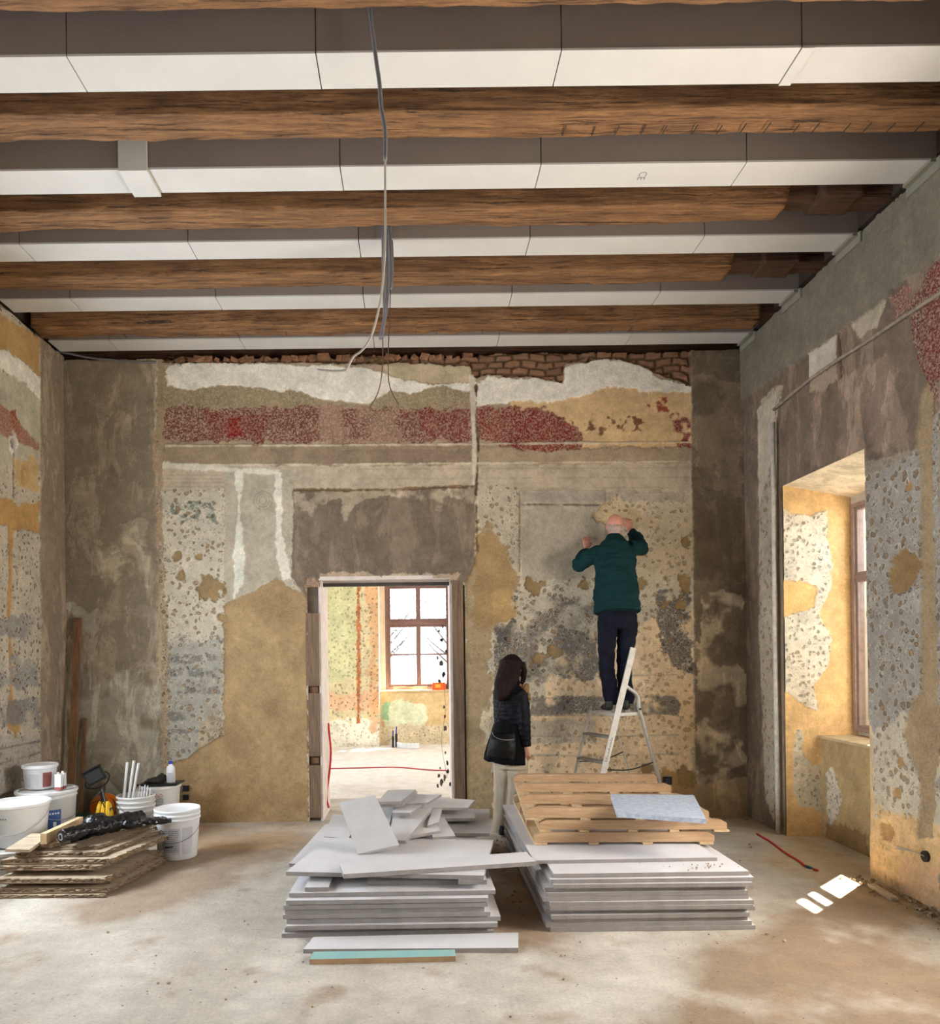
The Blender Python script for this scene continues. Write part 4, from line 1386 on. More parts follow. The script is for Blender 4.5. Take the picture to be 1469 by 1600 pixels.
board('gypsum_board', [on_z(452, 1349, zl + 0.055), on_z(500, 1352, zl + 0.055), on_z(560, 1280, zl + 0.055), on_z(508, 1288, zl + 0.055)], 0.022,
      'sheet poking out behind the left edge of the big top sheet', 'gypsum boards of the left stack')
board('board_strip', [on_z(537, 1366, zb + 0.028), on_z(838, 1346, zb + 0.028), on_z(822, 1331, zb + 0.028), on_z(531, 1351, zb + 0.028)], 0.026,
      'long white strip bridging from the left stack towards the right one', cat='board strip')


def frag(c, th, label, top_m=None):
    return board('board_offcut', [on_z(*q) for q in c], th, label, GP, 'offcut', top_m=top_m)


z1 = zl + 0.001
frag([(545, 1310, z1 + .06), (506, 1307, z1 + .06), (520, 1272, z1 + .06), (560, 1274, z1 + .06)], 0.024, 'grey offcut lying left of the leaning slab')
frag([(700, 1302, z1 + .03), (765, 1302, z1 + .03), (765, 1264, z1 + .03), (700, 1266, z1 + .03)], 0.024, 'flat pale offcut at the rear right corner of the left stack', M_BRDG)
frag([(560, 1300, z1 + .09), (690, 1300, z1 + .09), (700, 1262, z1 + .09), (560, 1262, z1 + .09)], 0.025, 'wide offcut at the bottom of the heap')
frag([(575, 1290, z1 + .12), (685, 1288, z1 + .12), (690, 1258, z1 + .12), (570, 1260, z1 + .12)], 0.025, 'wide offcut second from the bottom of the heap')
frag([(691, 1279, z1 + .085), (742, 1278, z1 + .085), (742, 1264, z1 + .085), (690, 1264, z1 + .085)], 0.024, 'narrow offcut with dark specks right of the heap')
frag([(676, 1308, z1 + .10), (712, 1306, z1 + .09), (694, 1277, z1 + .115), (668, 1277, z1 + .125)], 0.022, 'pointed offcut at the right foot of the heap')
frag([(641, 1306, z1 + .12), (688, 1298, z1 + .12), (674, 1268, z1 + .15), (655, 1272, z1 + .15)], 0.022, 'triangular offcut in the middle right of the heap')
frag([(606, 1313, z1 + .125), (634, 1313, z1 + .125), (677, 1261, z1 + .19), (616, 1268, z1 + .18)], 0.024, 'large slanting offcut with a bright cut edge in the heap')
frag([(668, 1290, z1 + .145), (686, 1284, z1 + .145), (692, 1260, z1 + .17), (676, 1261, z1 + .17)], 0.022, 'upright-looking offcut behind the slanting one')
frag([(592, 1292, z1 + .15), (608, 1290, z1 + .15), (616, 1256, z1 + .20), (590, 1256, z1 + .20)], 0.02, 'dark grey offcut right behind the leaning slab', M_BRDG)
frag([(613, 1270, z1 + .215), (641, 1270, z1 + .215), (664, 1254, z1 + .22), (616, 1256, z1 + .22)], 0.025, 'small thick offcut under the top pair of the heap')
frag([(640, 1262, z1 + .20), (731, 1262, z1 + .15), (742, 1250, z1 + .15), (672, 1245, z1 + .20)], 0.018, 'long white offcut pointing right at the top of the heap')
frag([(633, 1256, z1 + .235), (668, 1254, z1 + .235), (690, 1241, z1 + .235), (650, 1241, z1 + .235)], 0.02, 'flat offcut just right of the top pair')
frag([(592, 1257, z1 + .262), (629, 1256, z1 + .262), (652, 1236, z1 + .262), (606, 1237, z1 + .262)], 0.022, 'lower one of the top pair of offcuts', M_BRDG)
frag([(590, 1253, z1 + .287), (626, 1252, z1 + .287), (650, 1233.5, z1 + .287), (606, 1234.5, z1 + .287)], 0.022, 'topmost offcut of the heap', M_BRDG)
lean = [at(559, 1334, 4.93), at(624, 1320, 4.95), at(586, 1242, 5.30), at(530, 1254, 5.28)]
tag(MB().slab(lean, 0.024).build('board_offcut', M_BRDG, bevel=0.002), 'big grey slab leaning on the front of the heap, facing the viewer', 'offcut', GP)

# boards lying on the floor in front
board('board_strip', [on_z(474, 1483, 0.026), on_z(810, 1481, 0.026), on_z(810, 1457, 0.026), on_z(490, 1464, 0.026)], 0.025,
      'long grey board strip flat on the floor before the left stack', cat='board strip')
M_TEAL = mat('teal_board_face', (122, 168, 166), 0.8, 0.15, 12, c2=(146, 180, 172))
M_BRWN = mat('brown_board_core', (172, 140, 108), 0.9, 0.1, 14)
board('board_strip', [on_z(484, 1499, 0.030), on_z(712, 1494, 0.030), on_z(711, 1483.5, 0.030), on_z(490, 1487, 0.030)], 0.029,
      'teal-faced batten with a brown edge, nearest thing on the floor', cat='board strip', top_m=M_TEAL, edge_m=M_BRWN)

# ------------------------------------------------------------------ buckets and tubs
M_PLA = mat('white_plastic', (226, 228, 230), 0.42, 0.03, 5)
M_PLAD = mat('white_plastic_dusty', (214, 214, 212), 0.55, 0.05, 8)
M_LABEL = mat('grey_printed_label', (186, 186, 192), 0.6, 0.06, 40)
M_BLUE = mat('blue_label', (52, 86, 148), 0.5, 0.03)
M_WIRE = mat('handle_wire', (120, 120, 120), 0.4, metal=0.8)
M_BLACK = mat('black_plastic', (22, 22, 24), 0.4, 0.1)
M_INK = mat('print_ink', (60, 60, 66), 0.7)


def patch(parent, name, c, r0, r1, h, z0, z1, a0, a1, m_, off=0.0015, n=10):
    """piece of a label that follows a tapering bucket; angles in degrees, -90 faces the viewer"""
    bm = bmesh.new()
    rows = []
    for z in (z0, z1):
        rr = r0 + (r1 - r0) * z / h + off
        rows.append([bm.verts.new((c[0] + rr * math.cos(math.radians(a0 + (a1 - a0) * i / n)), c[1] + rr * math.sin(math.radians(a0 + (a1 - a0) * i / n)), c[2] + z)) for i in range(n + 1)])
    for i in range(n):
        bm.faces.new((rows[0][i], rows[0][i + 1], rows[1][i + 1], rows[1][i]))
    me = bpy.data.meshes.new(name)
    bm.to_mesh(me)
    bm.free()
    return link_mesh(name, me, m_, parent)


def bucket(name, c, r, h, label, group=None, lid=True, ribs=2, handle=True, cat='bucket', m_=None, hang=-75):
    m_ = m_ or M_PLA
    root = empty(name, c, label, cat, group)
    rb = r * 0.86
    f = lambda z: rb + (r - rb) * z / h
    prof = [(rb - 0.01, 0), (rb, 0.008)]
    z = h - 0.025 - ribs * 0.028
    prof.append((f(z), z))
    for k in range(ribs):
        prof += [(f(z) + 0.008, z + 0.002), (f(z) + 0.008, z + 0.008), (f(z), z + 0.010)]
        z += 0.028
    prof += [(f(h) + 0.002, h - 0.02), (r + 0.006, h - 0.018), (r + 0.006, h)]
    if not lid:
        prof += [(r - 0.0012, h), (f(h - 0.03) - 0.0012, h - 0.03), (rb - 0.0012, 0.004)]
    MB().lathe(c, prof, 40).build('body', m_, root, smooth=False)
    for p_ in root.children[0].data.polygons:
        p_.use_smooth = abs(p_.normal.z) < 0.8
    if lid:
        lp = [(r + 0.010, h - 0.014), (r + 0.011, h + 0.004), (r + 0.004, h + 0.009), (r - 0.008, h + 0.008), (r - 0.014, h + 0.001), (0.01, h + 0.001)]
        MB().lathe(c, lp, 40).build('lid', m_, root)
    if handle:
        a = math.radians(hang)
        pts = []
        for t in range(0, 13):
            u = -1 + 2 * t / 12
            ang = a + u * math.pi / 2 * 0.98
            rr = r + 0.012
            zz_ = h - 0.05 - (1 - u * u) * r * 0.75
            pts.append((c[0] + rr * math.cos(ang), c[1] + rr * math.sin(ang), c[2] + zz_))
        MB().tube(pts, 0.0022, 6).build('handle', M_WIRE, root)
    return root


def prints(root, c, r0, r1, h, z0, z1, a0, a1, rows, m_=None):
    rnd_ = random.Random(int(abs(a0) * 7 + rows))
    m_ = m_ or M_INK
    bm = MB()
    for k in range(rows):
        z = z0 + (z1 - z0) * (k + 0.5) / rows
        a = a0
        while a < a1 - 2:
            w = rnd_.uniform(1.5, 5)
            rr = r0 + (r1 - r0) * z / h + 0.003
            ang = math.radians(a + w / 2)
            bm.box((c[0] + rr * math.cos(ang), c[1] + rr * math.sin(ang), c[2] + z), (0.0006, math.radians(w) * rr * 0.8, (z1 - z0) / rows * 0.35), ang)
            a += w + rnd_.uniform(0.8, 2.0)
    bm.build('print', m_, root)


GB = 'nested empty buckets in front'
for k in range(3):
    c = (-1.975, 6.20, 0.002 + 0.034 * k)
    b_ = bucket('plastic_bucket', c, 0.178, 0.335, ['white bucket with a printed label, bottom one of the three nested buckets nearest the floor', 'white bucket rim in the middle of the three nested front buckets',
                'topmost of the three nested white buckets beside the wood pile'][k], GB, lid=False, ribs=0, handle=(k == 0), hang=-88)
    if k == 0:
        patch(b_, 'label', c, 0.178 * 0.86, 0.178, 0.335, 0.05, 0.265, -118, -66, M_LABEL)
        patch(b_, 'label', c, 0.178 * 0.86, 0.178, 0.335, 0.05, 0.265, -60, -30, M_LABEL)
        prints(b_, c, 0.153, 0.178, 0.335, 0.07, 0.25, -115, -70, 12)
        MB().beam((-2.02, 6.027, 0.118), (-1.955, 6.02, 0.128), 0.008, 0.010).build('grip', M_BLACK, b_)
GB2 = 'nested buckets holding white strips'
for k in range(5):
    c = (-2.47, 6.62, 0.002 + 0.040 * k)
    b_ = bucket('plastic_bucket', c, 0.158, 0.275, 'white bucket, %s of the nested pile holding white plastic strips' % ['lowest', 'second', 'third', 'fourth', 'topmost'][k], GB2,
                lid=False, ribs=0, handle=(k in (1, 2, 3, 4)), hang=-70 + 6 * k, m_=M_PLAD)
rnd = random.Random(8)
ctr = Vector((-2.47, 6.62, 0.17))
for k, (px0, px1, py1, w) in enumerate(((193, 199, 1191, 0.030), (199, 208, 1189, 0.034), (203, 214, 1193, 0.032))):
    tp = at(px1, py1, 6.62)
    b0 = at(px0 - 1, 1262, 6.60)
    b0.y = 6.60 + 0.02 * k
    tp.y = b0.y + 0.02
    tag(MB().beam(b0, tp, 0.012, w, up=(0, -1, 0.1)).build('plastic_strip', M_PLA, bevel=0.003),
        'long white strip standing in the nested buckets, %s of three' % ['leftmost', 'middle', 'rightmost'][k], 'strip', 'long strips standing in the buckets')
for k in range(7):
    px = 209 + k * 4.2
    b0 = at(px - 3, 1262, 6.66)
    tp = at(px + 1, 1226 + rnd.uniform(0, 6), 6.68)
    tag(MB().beam(b0, tp, 0.006, 0.013, up=(0, -1, 0.1)).build('plastic_strip', M_PLA, bevel=0.001),
        'short white spatula strip bunched in the right half of the nested buckets', 'strip', 'short strips bunched in the buckets')

c = (-2.395, 7.03, 0.0)
b_ = bucket('plastic_bucket', c, 0.178, 0.45, 'tall white bucket with hazard diamonds, under a black tray', lid=True, ribs=0, hang=-20, handle=False)
patch(b_, 'label', c, 0.153, 0.178, 0.45, 0.15, 0.36, -105, -62, M_LABEL)
prints(b_, c, 0.153, 0.178, 0.45, 0.16, 0.35, -103, -64, 14)
M_RED = mat('hazard_red', (190, 50, 40), 0.6)
for a in (-84, -70):
    m = MB()
    rr = 0.153 + 0.025 * 0.375 / 0.45 + 0.004
    an = math.radians(a)
    for s_, mm, nm, of in ((0.022, M_RED, 'hazard_diamond', 0), (0.016, M_PLA, 'hazard_field', 0.001), (0.007, M_INK, 'hazard_symbol', 0.002)):
        cc = Vector((c[0] + (rr + of) * math.cos(an), c[1] + (rr + of) * math.sin(an), 0.375))
        tx = Vector((-math.sin(an), math.cos(an), 0))
        m = MB()
        vs_ = [m.bm.verts.new(cc + tx * s_ * i + Vector((0, 0, s_ * j))) for i, j in ((-1, 0), (0, -1), (1, 0), (0, 1))]
        m.bm.faces.new(vs_)
        m.build(nm, mm, b_)
tr = MB().box((c[0] + 0.01, c[1], 0.465), (0.36, 0.26, 0.010)).box((c[0] + 0.01, c[1] - 0.128, 0.474), (0.36, 0.006, 0.012)).build('plastering_tray', M_BLACK, bevel=0.002)
tag(tr, 'flat black tray lying on the tall bucket by the wall', 'tray')
M_RAG = mat('dark_brown_rag', (52, 40, 34), 0.95, 0.3, 20, 1.0, 30)
m = MB()
m.ell((c[0] - 0.03, c[1] - 0.02, 0.495), (0.085, 0.06, 0.028))
m.ell((c[0] + 0.02, c[1] - 0.01, 0.515), (0.045, 0.05, 0.045))
m.ell((c[0] - 0.09, c[1] - 0.02, 0.482), (0.05, 0.04, 0.012))
me = remeshed(m, 'rag', 0.006, 3, 0.008, 30)
tag(link_mesh('work_rag', me, M_RAG, smooth=True), 'dark brown crumpled rag on the black tray', 'rag')
bp = Vector((at(267, 1220, 7.02).x, 7.02, 0.4705))
bo = empty('spray_bottle', bp, 'white plastic bottle with a blue cap on the black tray', 'bottle')
MB().lathe(bp, [(0.028, 0), (0.040, 0.004), (0.041, 0.12), (0.038, 0.145), (0.018, 0.165), (0.016, 0.175)], 24, sy=0.7).build('body', M_PLA, bo, smooth=True)
MB().lathe(bp + Vector((0, 0, 0.174)), [(0.017, 0), (0.019, 0.003), (0.018, 0.025), (0.010, 0.028)], 20).build('cap', mat('blue_cap', (40, 70, 180), 0.4), bo)
MB().box(bp + Vector((0, -0.0285, 0.065)), (0.045, 0.001, 0.06)).build('label', M_LABEL, bo)

# left corner tubs
c = (-3.095, 6.30, 0.0)
b_ = bucket('plastic_tub', c, 0.232, 0.545, 'big white lidded tub with a blue label by the left wall', lid=True, ribs=1, cat='tub', hang=-30)
patch(b_, 'label', c, 0.232 * 0.86, 0.232, 0.545, 0.10, 0.41, -62, -36, M_BLUE)
prints(b_, c, 0.2, 0.232, 0.545, 0.36, 0.40, -60, -38, 1, M_PLA)
prints(b_, c, 0.2, 0.232, 0.545, 0.15, 0.19, -60, -40, 2, M_PLA)
patch(b_, 'emblem', c, 0.2, 0.232, 0.545, 0.27, 0.31, -52, -46, M_PLA, 0.003)
c2 = (at(63, 1230, 6.33).x, 6.33, 0.557)
b_ = bucket('plastic_tub', c2, 0.132, 0.19, 'small white lidded tub standing on the big blue-label tub', lid=True, ribs=0, cat='tub', hang=-90, handle=False)
patch(b_, 'label', c2, 0.114, 0.132, 0.19, 0.02, 0.13, -130, -70, M_LABEL)
patch(b_, 'label', c2, 0.114, 0.132, 0.19, 0.02, 0.14, -55, -20, mat('dusty_red_label', (150, 84, 80), 0.7))
for k, (px, w, lab, mm) in enumerate(((92, 0.052, 'white square can with a red foot beside the small tub', None), (99, 0.034, 'narrow reddish-white can behind the square can', None))):
    bp = Vector((at(px, 1235, 6.22 + 0.06 * k).x, 6.22 + 0.06 * k, 0.557))
    bo = empty('solvent_can', bp, lab, 'can')
    MB().box(bp + Vector((0, 0, 0.012)), (w, 0.04, 0.024)).build('foot_band', mat('can_red_%d' % k, (160, 84, 84), 0.5), bo, bevel=0.003)
    MB().box(bp + Vector((0, 0, 0.024 + 0.053)), (w, 0.04, 0.105)).build('body', M_PLA, bo, bevel=0.005, seg=2)
    MB().lathe(bp + Vector((-0.004, 0, 0.129)), [(0.010, 0), (0.010, 0.014), (0.007, 0.016)], 14).build('cap', M_PLA, bo)
c = (-3.085, 5.73, 0.0)
b_ = bucket('plastic_tub', c, 0.235, 0.215, 'low white tub on the floor under the front tub at left', lid=True, ribs=0, cat='tub', handle=False, m_=M_PLAD)
c = (-3.06, 5.80, 0.2265)
b_ = bucket('plastic_tub', c, 0.212, 0.315, 'white lidded tub with a wire handle, front left, stacked on the low tub', lid=True, ribs=0, cat='tub', hang=-85)
prints(b_, c, 0.183, 0.212, 0.315, 0.215, 0.232, -112, -86, 1)

# ------------------------------------------------------------------ pile of old wooden boards
M_OLDB = wood_mat('old_board_face', (206, 190, 166), (162, 140, 114), 0.9, 0.25, along='X', bump=0.5)
M_OLDE = wood_mat('old_board_torn_edge', (190, 160, 128), (92, 66, 48), 3.2, 1.0, along='X', bump=1.0)


def ragged(p, th, seed, jag=0.026):
    rnd_ = random.Random(seed)
    m_ = MB()
    layers = 3
    P = [Vector(q) for q in p]
    for L in range(layers):
        out = []
        for i in range(4):
            a, b = P[i], P[(i + 1) % 4]
            n = max(4, int((b - a).length / 0.022))
            d = (b - a).normalized()
            nn = Vector((d.y, -d.x, 0))
            for k in range(n):
                q = a.lerp(b, k / n)
                j = jag * (0.15 if i == 0 and L == 2 else 1)
                out.append(q + nn * rnd_.uniform(-j, j * 0.25) + Vector((0, 0, -th * L / layers)))
        m_.slab_n(out, th / layers * 0.98)
    return m_


def _slab_n(s, top, th):
    a = [s.bm.verts.new(p) for p in top]
    b = [s.bm.verts.new(p - Vector((0, 0, th))) for p in top]
    s.bm.faces.new(a)
    s.bm.faces.new(b[::-1])
    k = len(a)
    for i in range(k):
        s.bm.faces.new((b[i], b[(i + 1) % k], a[(i + 1) % k], a[i]))


MB.slab_n = _slab_n
rnd = random.Random(17)
zz_ = 0.0
names = ['lowest pale', 'second lowest', 'third lowest dark', 'fourth from the floor', 'fifth from the floor', 'sixth from the floor', 'seventh from the floor', 'eighth from the floor', 'uppermost full']
spec = [(-2.15, 5.16, .018), (-2.13, 5.19, .030), (-2.17, 5.30, .030), (-2.16, 5.20, .030), (-2.30, 5.36, .034), (-2.22, 5.27, .030), (-2.16, 5.30, .034), (-2.24, 5.36, .028), (-2.30, 5.44, .024)]
for i, (xf, yf, th) in enumerate(spec):
    zz_ += th + 0.003
    dx = rnd.uniform(-0.03, 0.03)
    P = [(-2.95 + dx + (0.10 if i > 6 else 0), yf + 0.01, zz_), (xf, yf, zz_), (xf + 0.14 + (0.05 if i > 5 else 0), yf + 0.82 - 0.02 * i, zz_), (-2.72 + dx, yf + 0.86, zz_)]
    o = ragged(P, th, i).build('old_board', M_OLDB)
    face_mats(o, M_OLDB, M_OLDE)
    tag(o, '%s rough old board in the wood pile at left' % names[i], 'board', 'rough old boards in the pile')
zz_ += 0.001
o = ragged([(-2.74, 5.42, zz_ + 0.026), (-2.62, 5.41, zz_ + 0.026), (-2.12, 6.02, zz_ + 0.026), (-2.25, 6.06, zz_ + 0.026)], 0.024, 55, 0.004).build('old_board', M_OLDB)
face_mats(o, M_OLDB, M_OLDE)
tag(o, 'narrow pale plank lying across the wood pile under the film roll', 'board')
o = MB().beam((-2.68, 5.40, zz_ + 0.066), (-2.66, 5.95, zz_ + 0.066), 0.045, 0.075).build('timber_offcut', M_PINEY, bevel=0.003)
tag(o, 'squared timber offcut with its sawn end showing beside the film roll', 'timber')
o = MB().slab([(-2.90, 5.30, zz_ + 0.02), (-2.72, 5.28, zz_ + 0.02), (-2.72, 5.60, zz_ + 0.055), (-2.88, 5.62, zz_ + 0.055)], 0.02).build('timber_offcut', M_OLDB, bevel=0.002)
tag(o, 'small tilted board piece at the left end of the wood pile', 'timber')

M_FILM = mat('black_film', (20, 20, 24), 0.22, 0.2, 30, 0.8, 24)
fr = empty('film_roll', (-2.45, 5.6, zz_ + 0.03), 'roll of glossy black plastic film lying on the wood pile', 'plastic film')
zr = zz_ + 0.085
p0, p1 = Vector((-2.535, 5.38, zr)), Vector((-2.16, 5.93, zr + 0.02))
m = MB()
m.tube([p0 + (p1 - p0) * t for t in (0, .2, .4, .6, .8, 1)], [0.050, 0.052, 0.054, 0.060, 0.062, 0.045], 20)
m.ell(p0.lerp(p1, 0.55) + Vector((-0.10, 0.02, 0.03)), (0.09, 0.11, 0.055))
m.ell(p0.lerp(p1, 0.80) + Vector((0.03, 0.0, -0.01)), (0.10, 0.13, 0.05))
m.ell(p0.lerp(p1, 1.0) + Vector((0.10, 0.0, -0.035)), (0.13, 0.09, 0.025))
me = remeshed(m, 'film', 0.006, 2, 0.010, 22, seed=3)
link_mesh('film', me, M_FILM, fr, smooth=True)
d = (p1 - p0).normalized()
MB().tube([p0 - d * 0.012, p0 + d * 0.01], 0.046, 20).build('roll_end', M_BLACK, fr)
MB().tube([p0 - d * 0.015, p0 - d * 0.010], 0.026, 18).build('core', mat('grey_core', (150, 150, 152), 0.7), fr)
MB().tube([p0 - d * 0.0165, p0 - d * 0.0145], 0.017, 18).build('core_hollow', M_BLACK, fr)
m = MB()
fpts = [at(101, 1300, 5.55), at(154, 1272, 5.70), at(156, 1305, 5.52), at(112, 1318, 5.42)]
bm = m.bm
N_ = 12
gr = []
for i in range(N_ + 1):
    row_ = []
    for j in range(N_ + 1):
        u, v = i / N_, j / N_
        q = fpts[0].lerp(fpts[1], u).lerp(fpts[3].lerp(fpts[2], u), v)
        q += Vector((0, 1, 0)) * 0.03 * mnoise.noise(q * 14) + Vector((0, 0, 0.01)) * mnoise.noise(q * 20)
        row_.append(bm.verts.new(q))
    gr.append(row_)
for i in range(N_):
    for j in range(N_):
        bm.faces.new((gr[i][j], gr[i + 1][j], gr[i + 1][j + 1], gr[i][j + 1]))
bmesh.ops.solidify(bm, geom=bm.faces[:], thickness=0.003)
m.build('folded_film', M_FILM, fr, smooth=True)

# ------------------------------------------------------------------ work light on its yellow stand, reel, crate
M_YEL = mat('yellow_plastic', (222, 180, 30), 0.4, 0.05)
M_ORG = mat('orange_plastic', (230, 120, 30), 0.45, 0.05)
wl = empty('work_light', (at(165, 1280, 6.45).x, 6.45, 0), 'black floodlight on a yellow stand in the left corner', 'work light')
hc = at(148, 1213, 6.45)
R = Matrix.Rotation(math.radians(-28), 3, 'Y') @ Matrix.Rotation(math.radians(20), 3, 'Z')
MB().box(hc, (0.16, 0.09, 0.12), M=R).build('lamp_head', M_BLACK, wl, bevel=0.012, seg=2)
MB().box(hc + R @ Vector((0, -0.048, 0)), (0.125, 0.006, 0.085), M=R).build('lamp_glass', mat('dusty_lamp_glass', (46, 48, 50), 0.3), wl, bevel=0.002)
m = MB()
for k in range(7):
    m.box(hc + R @ Vector((-0.07 + k * 0.0235, 0.055, 0)), (0.005, 0.035, 0.11), M=R)
m.box(hc + R @ Vector((0, 0, 0.068)), (0.17, 0.12, 0.012), M=R)
m.build('cooling_fins', M_BLACK, wl)
hk = [hc + R @ Vector(q) for q in ((-0.085, 0, 0), (-0.10, 0.0, -0.05), (-0.03, 0.01, -0.10), (0.05, 0.01, -0.10), (0.105, 0, -0.05), (0.09, 0, 0))]
MB().tube(catmull(hk, 5), 0.006, 8).build('bracket', M_BLACK, wl)
neck = at(158, 1233, 6.45)
MB().tube([hc + R @ Vector((0.01, 0.01, -0.10)), neck, at(163, 1256, 6.45)], [0.012, 0.016, 0.024], 10).build('neck', M_BLACK, wl)
bx = at(163, 1262, 6.45)
for s_ in (-0.045, 0.0, 0.045):
    m = MB()
    m.loft([((bx.x + s_, 6.45, 0.0), 0.026, 0.06), ((bx.x + s_, 6.45, 0.30), 0.026, 0.06), ((bx.x + s_ * 0.8, 6.45, 0.375), 0.022, 0.045), ((bx.x + s_ * 0.6, 6.45, 0.415), 0.012, 0.02)], (1, 0, 0))
    m.build('stand_rib', M_YEL, wl, smooth=True)
MB().box((bx.x, 6.45, 0.19), (0.125, 0.06, 0.34)).build('stand_core', M_BLACK, wl, bevel=0.01)
cb = [at(158, 1236, 6.43), at(150, 1244, 6.42), at(140, 1252, 6.42), at(142, 1255, 6.42), at(156, 1251, 6.42), at(165, 1262, 6.41)]
MB().tube(catmull(cb, 6), 0.004, 6).build('cord', M_BLACK, wl)
RX = at(164, 1260, 6.9).x
rl = empty('cable_reel', (RX, 6.88, 0), 'orange cable reel behind the yellow lamp stand', 'cable reel')
MB().tube([(RX, 6.84, 0.28), (RX, 6.855, 0.28)], 0.112, 28).build('flange', M_ORG, rl)
MB().tube([(RX, 6.935, 0.28), (RX, 6.95, 0.28)], 0.112, 28).build('flange', M_ORG, rl)
MB().tube([(RX, 6.856, 0.28), (RX, 6.934, 0.28)], 0.085, 24).build('wound_cable', M_BLACK, rl)
MB().box((RX, 6.895, 0.09), (0.16, 0.12, 0.18)).build('foot', M_BLACK, rl, bevel=0.01)
M_GRN = mat('green_crate_plastic', (104, 150, 124), 0.6, 0.1)
g = at(120, 1278, 6.95)
m = MB()
m.box((g.x, 6.95, 0.005), (0.26, 0.20, 0.01))
for sx, sy, w, d_ in ((0, -0.1, 0.26, 0.008), (0, 0.1, 0.26, 0.008), (-0.13, 0, 0.008, 0.2), (0.13, 0, 0.008, 0.2)):
    m.box((g.x + sx, 6.95 + sy, 0.10), (w, d_, 0.19))
tag(m.build('plastic_crate', M_GRN, bevel=0.002), 'small green plastic crate behind the film roll by the back wall', 'crate')
M_CLEAR = mat('hazy_plastic_sheet', (150, 150, 140), 0.3, 0.1, 10)
s0 = [at(166, 1216, 7.36), at(190, 1238, 7.36), Vector((at(192, 1262, 7.05).x, 7.05, 0.008)), Vector((at(160, 1262, 7.05).x, 7.05, 0.008))]
tag(MB().slab(s0, 0.006).build('trowel_board', M_CLEAR, bevel=0.001), 'grey sheet leaning on the wall behind the floodlight', 'sheet')
# leaning long plank
M_PLK = wood_mat('brown_plank', (150, 112, 80), (104, 72, 50), 0.8, 0.4, along='Z', bump=0.4)
tag(MB().beam((-3.30, 7.15, 0.0), (-3.30, 7.385, 2.03), 0.07, 0.028, up=(0, 1, 0)).build('long_plank', M_PLK, bevel=0.002), 'tall brown plank standing upright in the back left corner', 'plank')
tag(MB().beam((-3.235, 7.22, 0.0), (-3.25, 7.39, 1.05), 0.04, 0.02, up=(0, 1, 0)).build('long_plank', M_PLK, bevel=0.002), 'shorter thin plank beside the tall one in the corner', 'plank')

# ------------------------------------------------------------------ folding step ladder
M_ALU = mat('scuffed_aluminium', (206, 204, 200), 0.38, 0.08, 20, 0.1, 60, metal=0.35)
M_LADW = mat('ladder_grey_steel', (150, 144, 136), 0.5, 0.1, 20, metal=0.3)
P0 = Vector((at(966, 1113, 6.72).x, 6.72, 0))
CD = Vector((0.92, 0.39, 0))
WD = Vector((-0.157, 0.37, 0))
ZP = 1.11
lad = empty('step_ladder', P0 + CD * 0.1 + WD * 0.5, 'aluminium folding step ladder the man stands on by the back wall', 'ladder')
fr_t = lambda z: 0.315 * (z - ZP)
re_t = lambda z: 0.235 + 0.33 * (ZP - z)


def LP(t, z, w):
    return P0 + CD * t + WD * w + Vector((0, 0, z))


nrm = CD.cross(Vector((0, 0, 1)))
for w, top in ((0, 1.67), (1, 1.67)):
    if w == 0:
        MB().beam(LP(fr_t(0), 0, w), LP(fr_t(top), top, w), 0.022, 0.052, up=Vector((1, 0, 0.3))).build('front_rail', M_ALU, lad, bevel=0.004)
    else:
        MB().beam(LP(fr_t(0), 0, w), LP(fr_t(1.13), 1.13, w), 0.014, 0.024, up=Vector((1, 0, 0.3))).build('front_rail', M_ALU, lad, bevel=0.004)
    if w == 0:
        pts = [LP(fr_t(1.33) + 0.02, 1.33, 0), LP(fr_t(1.31) + 0.07, 1.30, 0), LP(re_t(ZP) - 0.02, 1.24, 0), LP(re_t(ZP) - 0.005, ZP + 0.02, 0), LP(re_t(0), 0, 0)]
    else:
        pts = [LP(re_t(ZP) - 0.01, ZP - 0.01, 1), LP(re_t(0), 0, 1)]
    MB().tube(catmull(pts[:-1], 5) + [pts[-1]] if w == 0 else pts, 0.017 if w == 0 else 0.007, 10).build('rear_leg', M_ALU, lad, smooth=True)
    for t in (fr_t(0), re_t(0)):
        MB().tube([LP(t, 0.0, w), LP(t, 0.05, w)], 0.019, 12).build('foot', M_BLACK, lad)
m = MB()
c4 = [LP(-0.01, ZP - 0.02, 0.04), LP(0.24, ZP - 0.02, 0.04), LP(0.24, ZP - 0.02, 0.98), LP(-0.01, ZP - 0.02, 0.98)]
m.slab(c4, 0.028)
m.build('platform', M_ALU, lad, bevel=0.003)
for k in range(1, 5):
    z = ZP - 0.222 * k
    t = fr_t(z)
    m = MB().slab([LP(t - 0.03, z, 0.02), LP(t + 0.05, z, 0.02), LP(t + 0.05, z, 0.98), LP(t - 0.03, z, 0.98)], 0.02)
    m.build('step', M_LADW, lad, bevel=0.003)
for w, za, zb_ in ((0, 0.60, 0.63), (1, 0.62, 0.68)):
    pts = [LP(fr_t(za), za, w), LP(0.12, (za + zb_) / 2 - 0.035, w), LP(re_t(zb_), zb_, w)]
    MB().tube(catmull(pts, 8), 0.006, 6).build('spreader_strap', M_BLACK, lad)
MB().tube([LP(re_t(ZP) - 0.005, ZP + 0.01, -0.06), LP(re_t(ZP) - 0.005, ZP + 0.01, -0.02)], 0.010, 12).build('pivot_bolt', M_BLACK, lad)
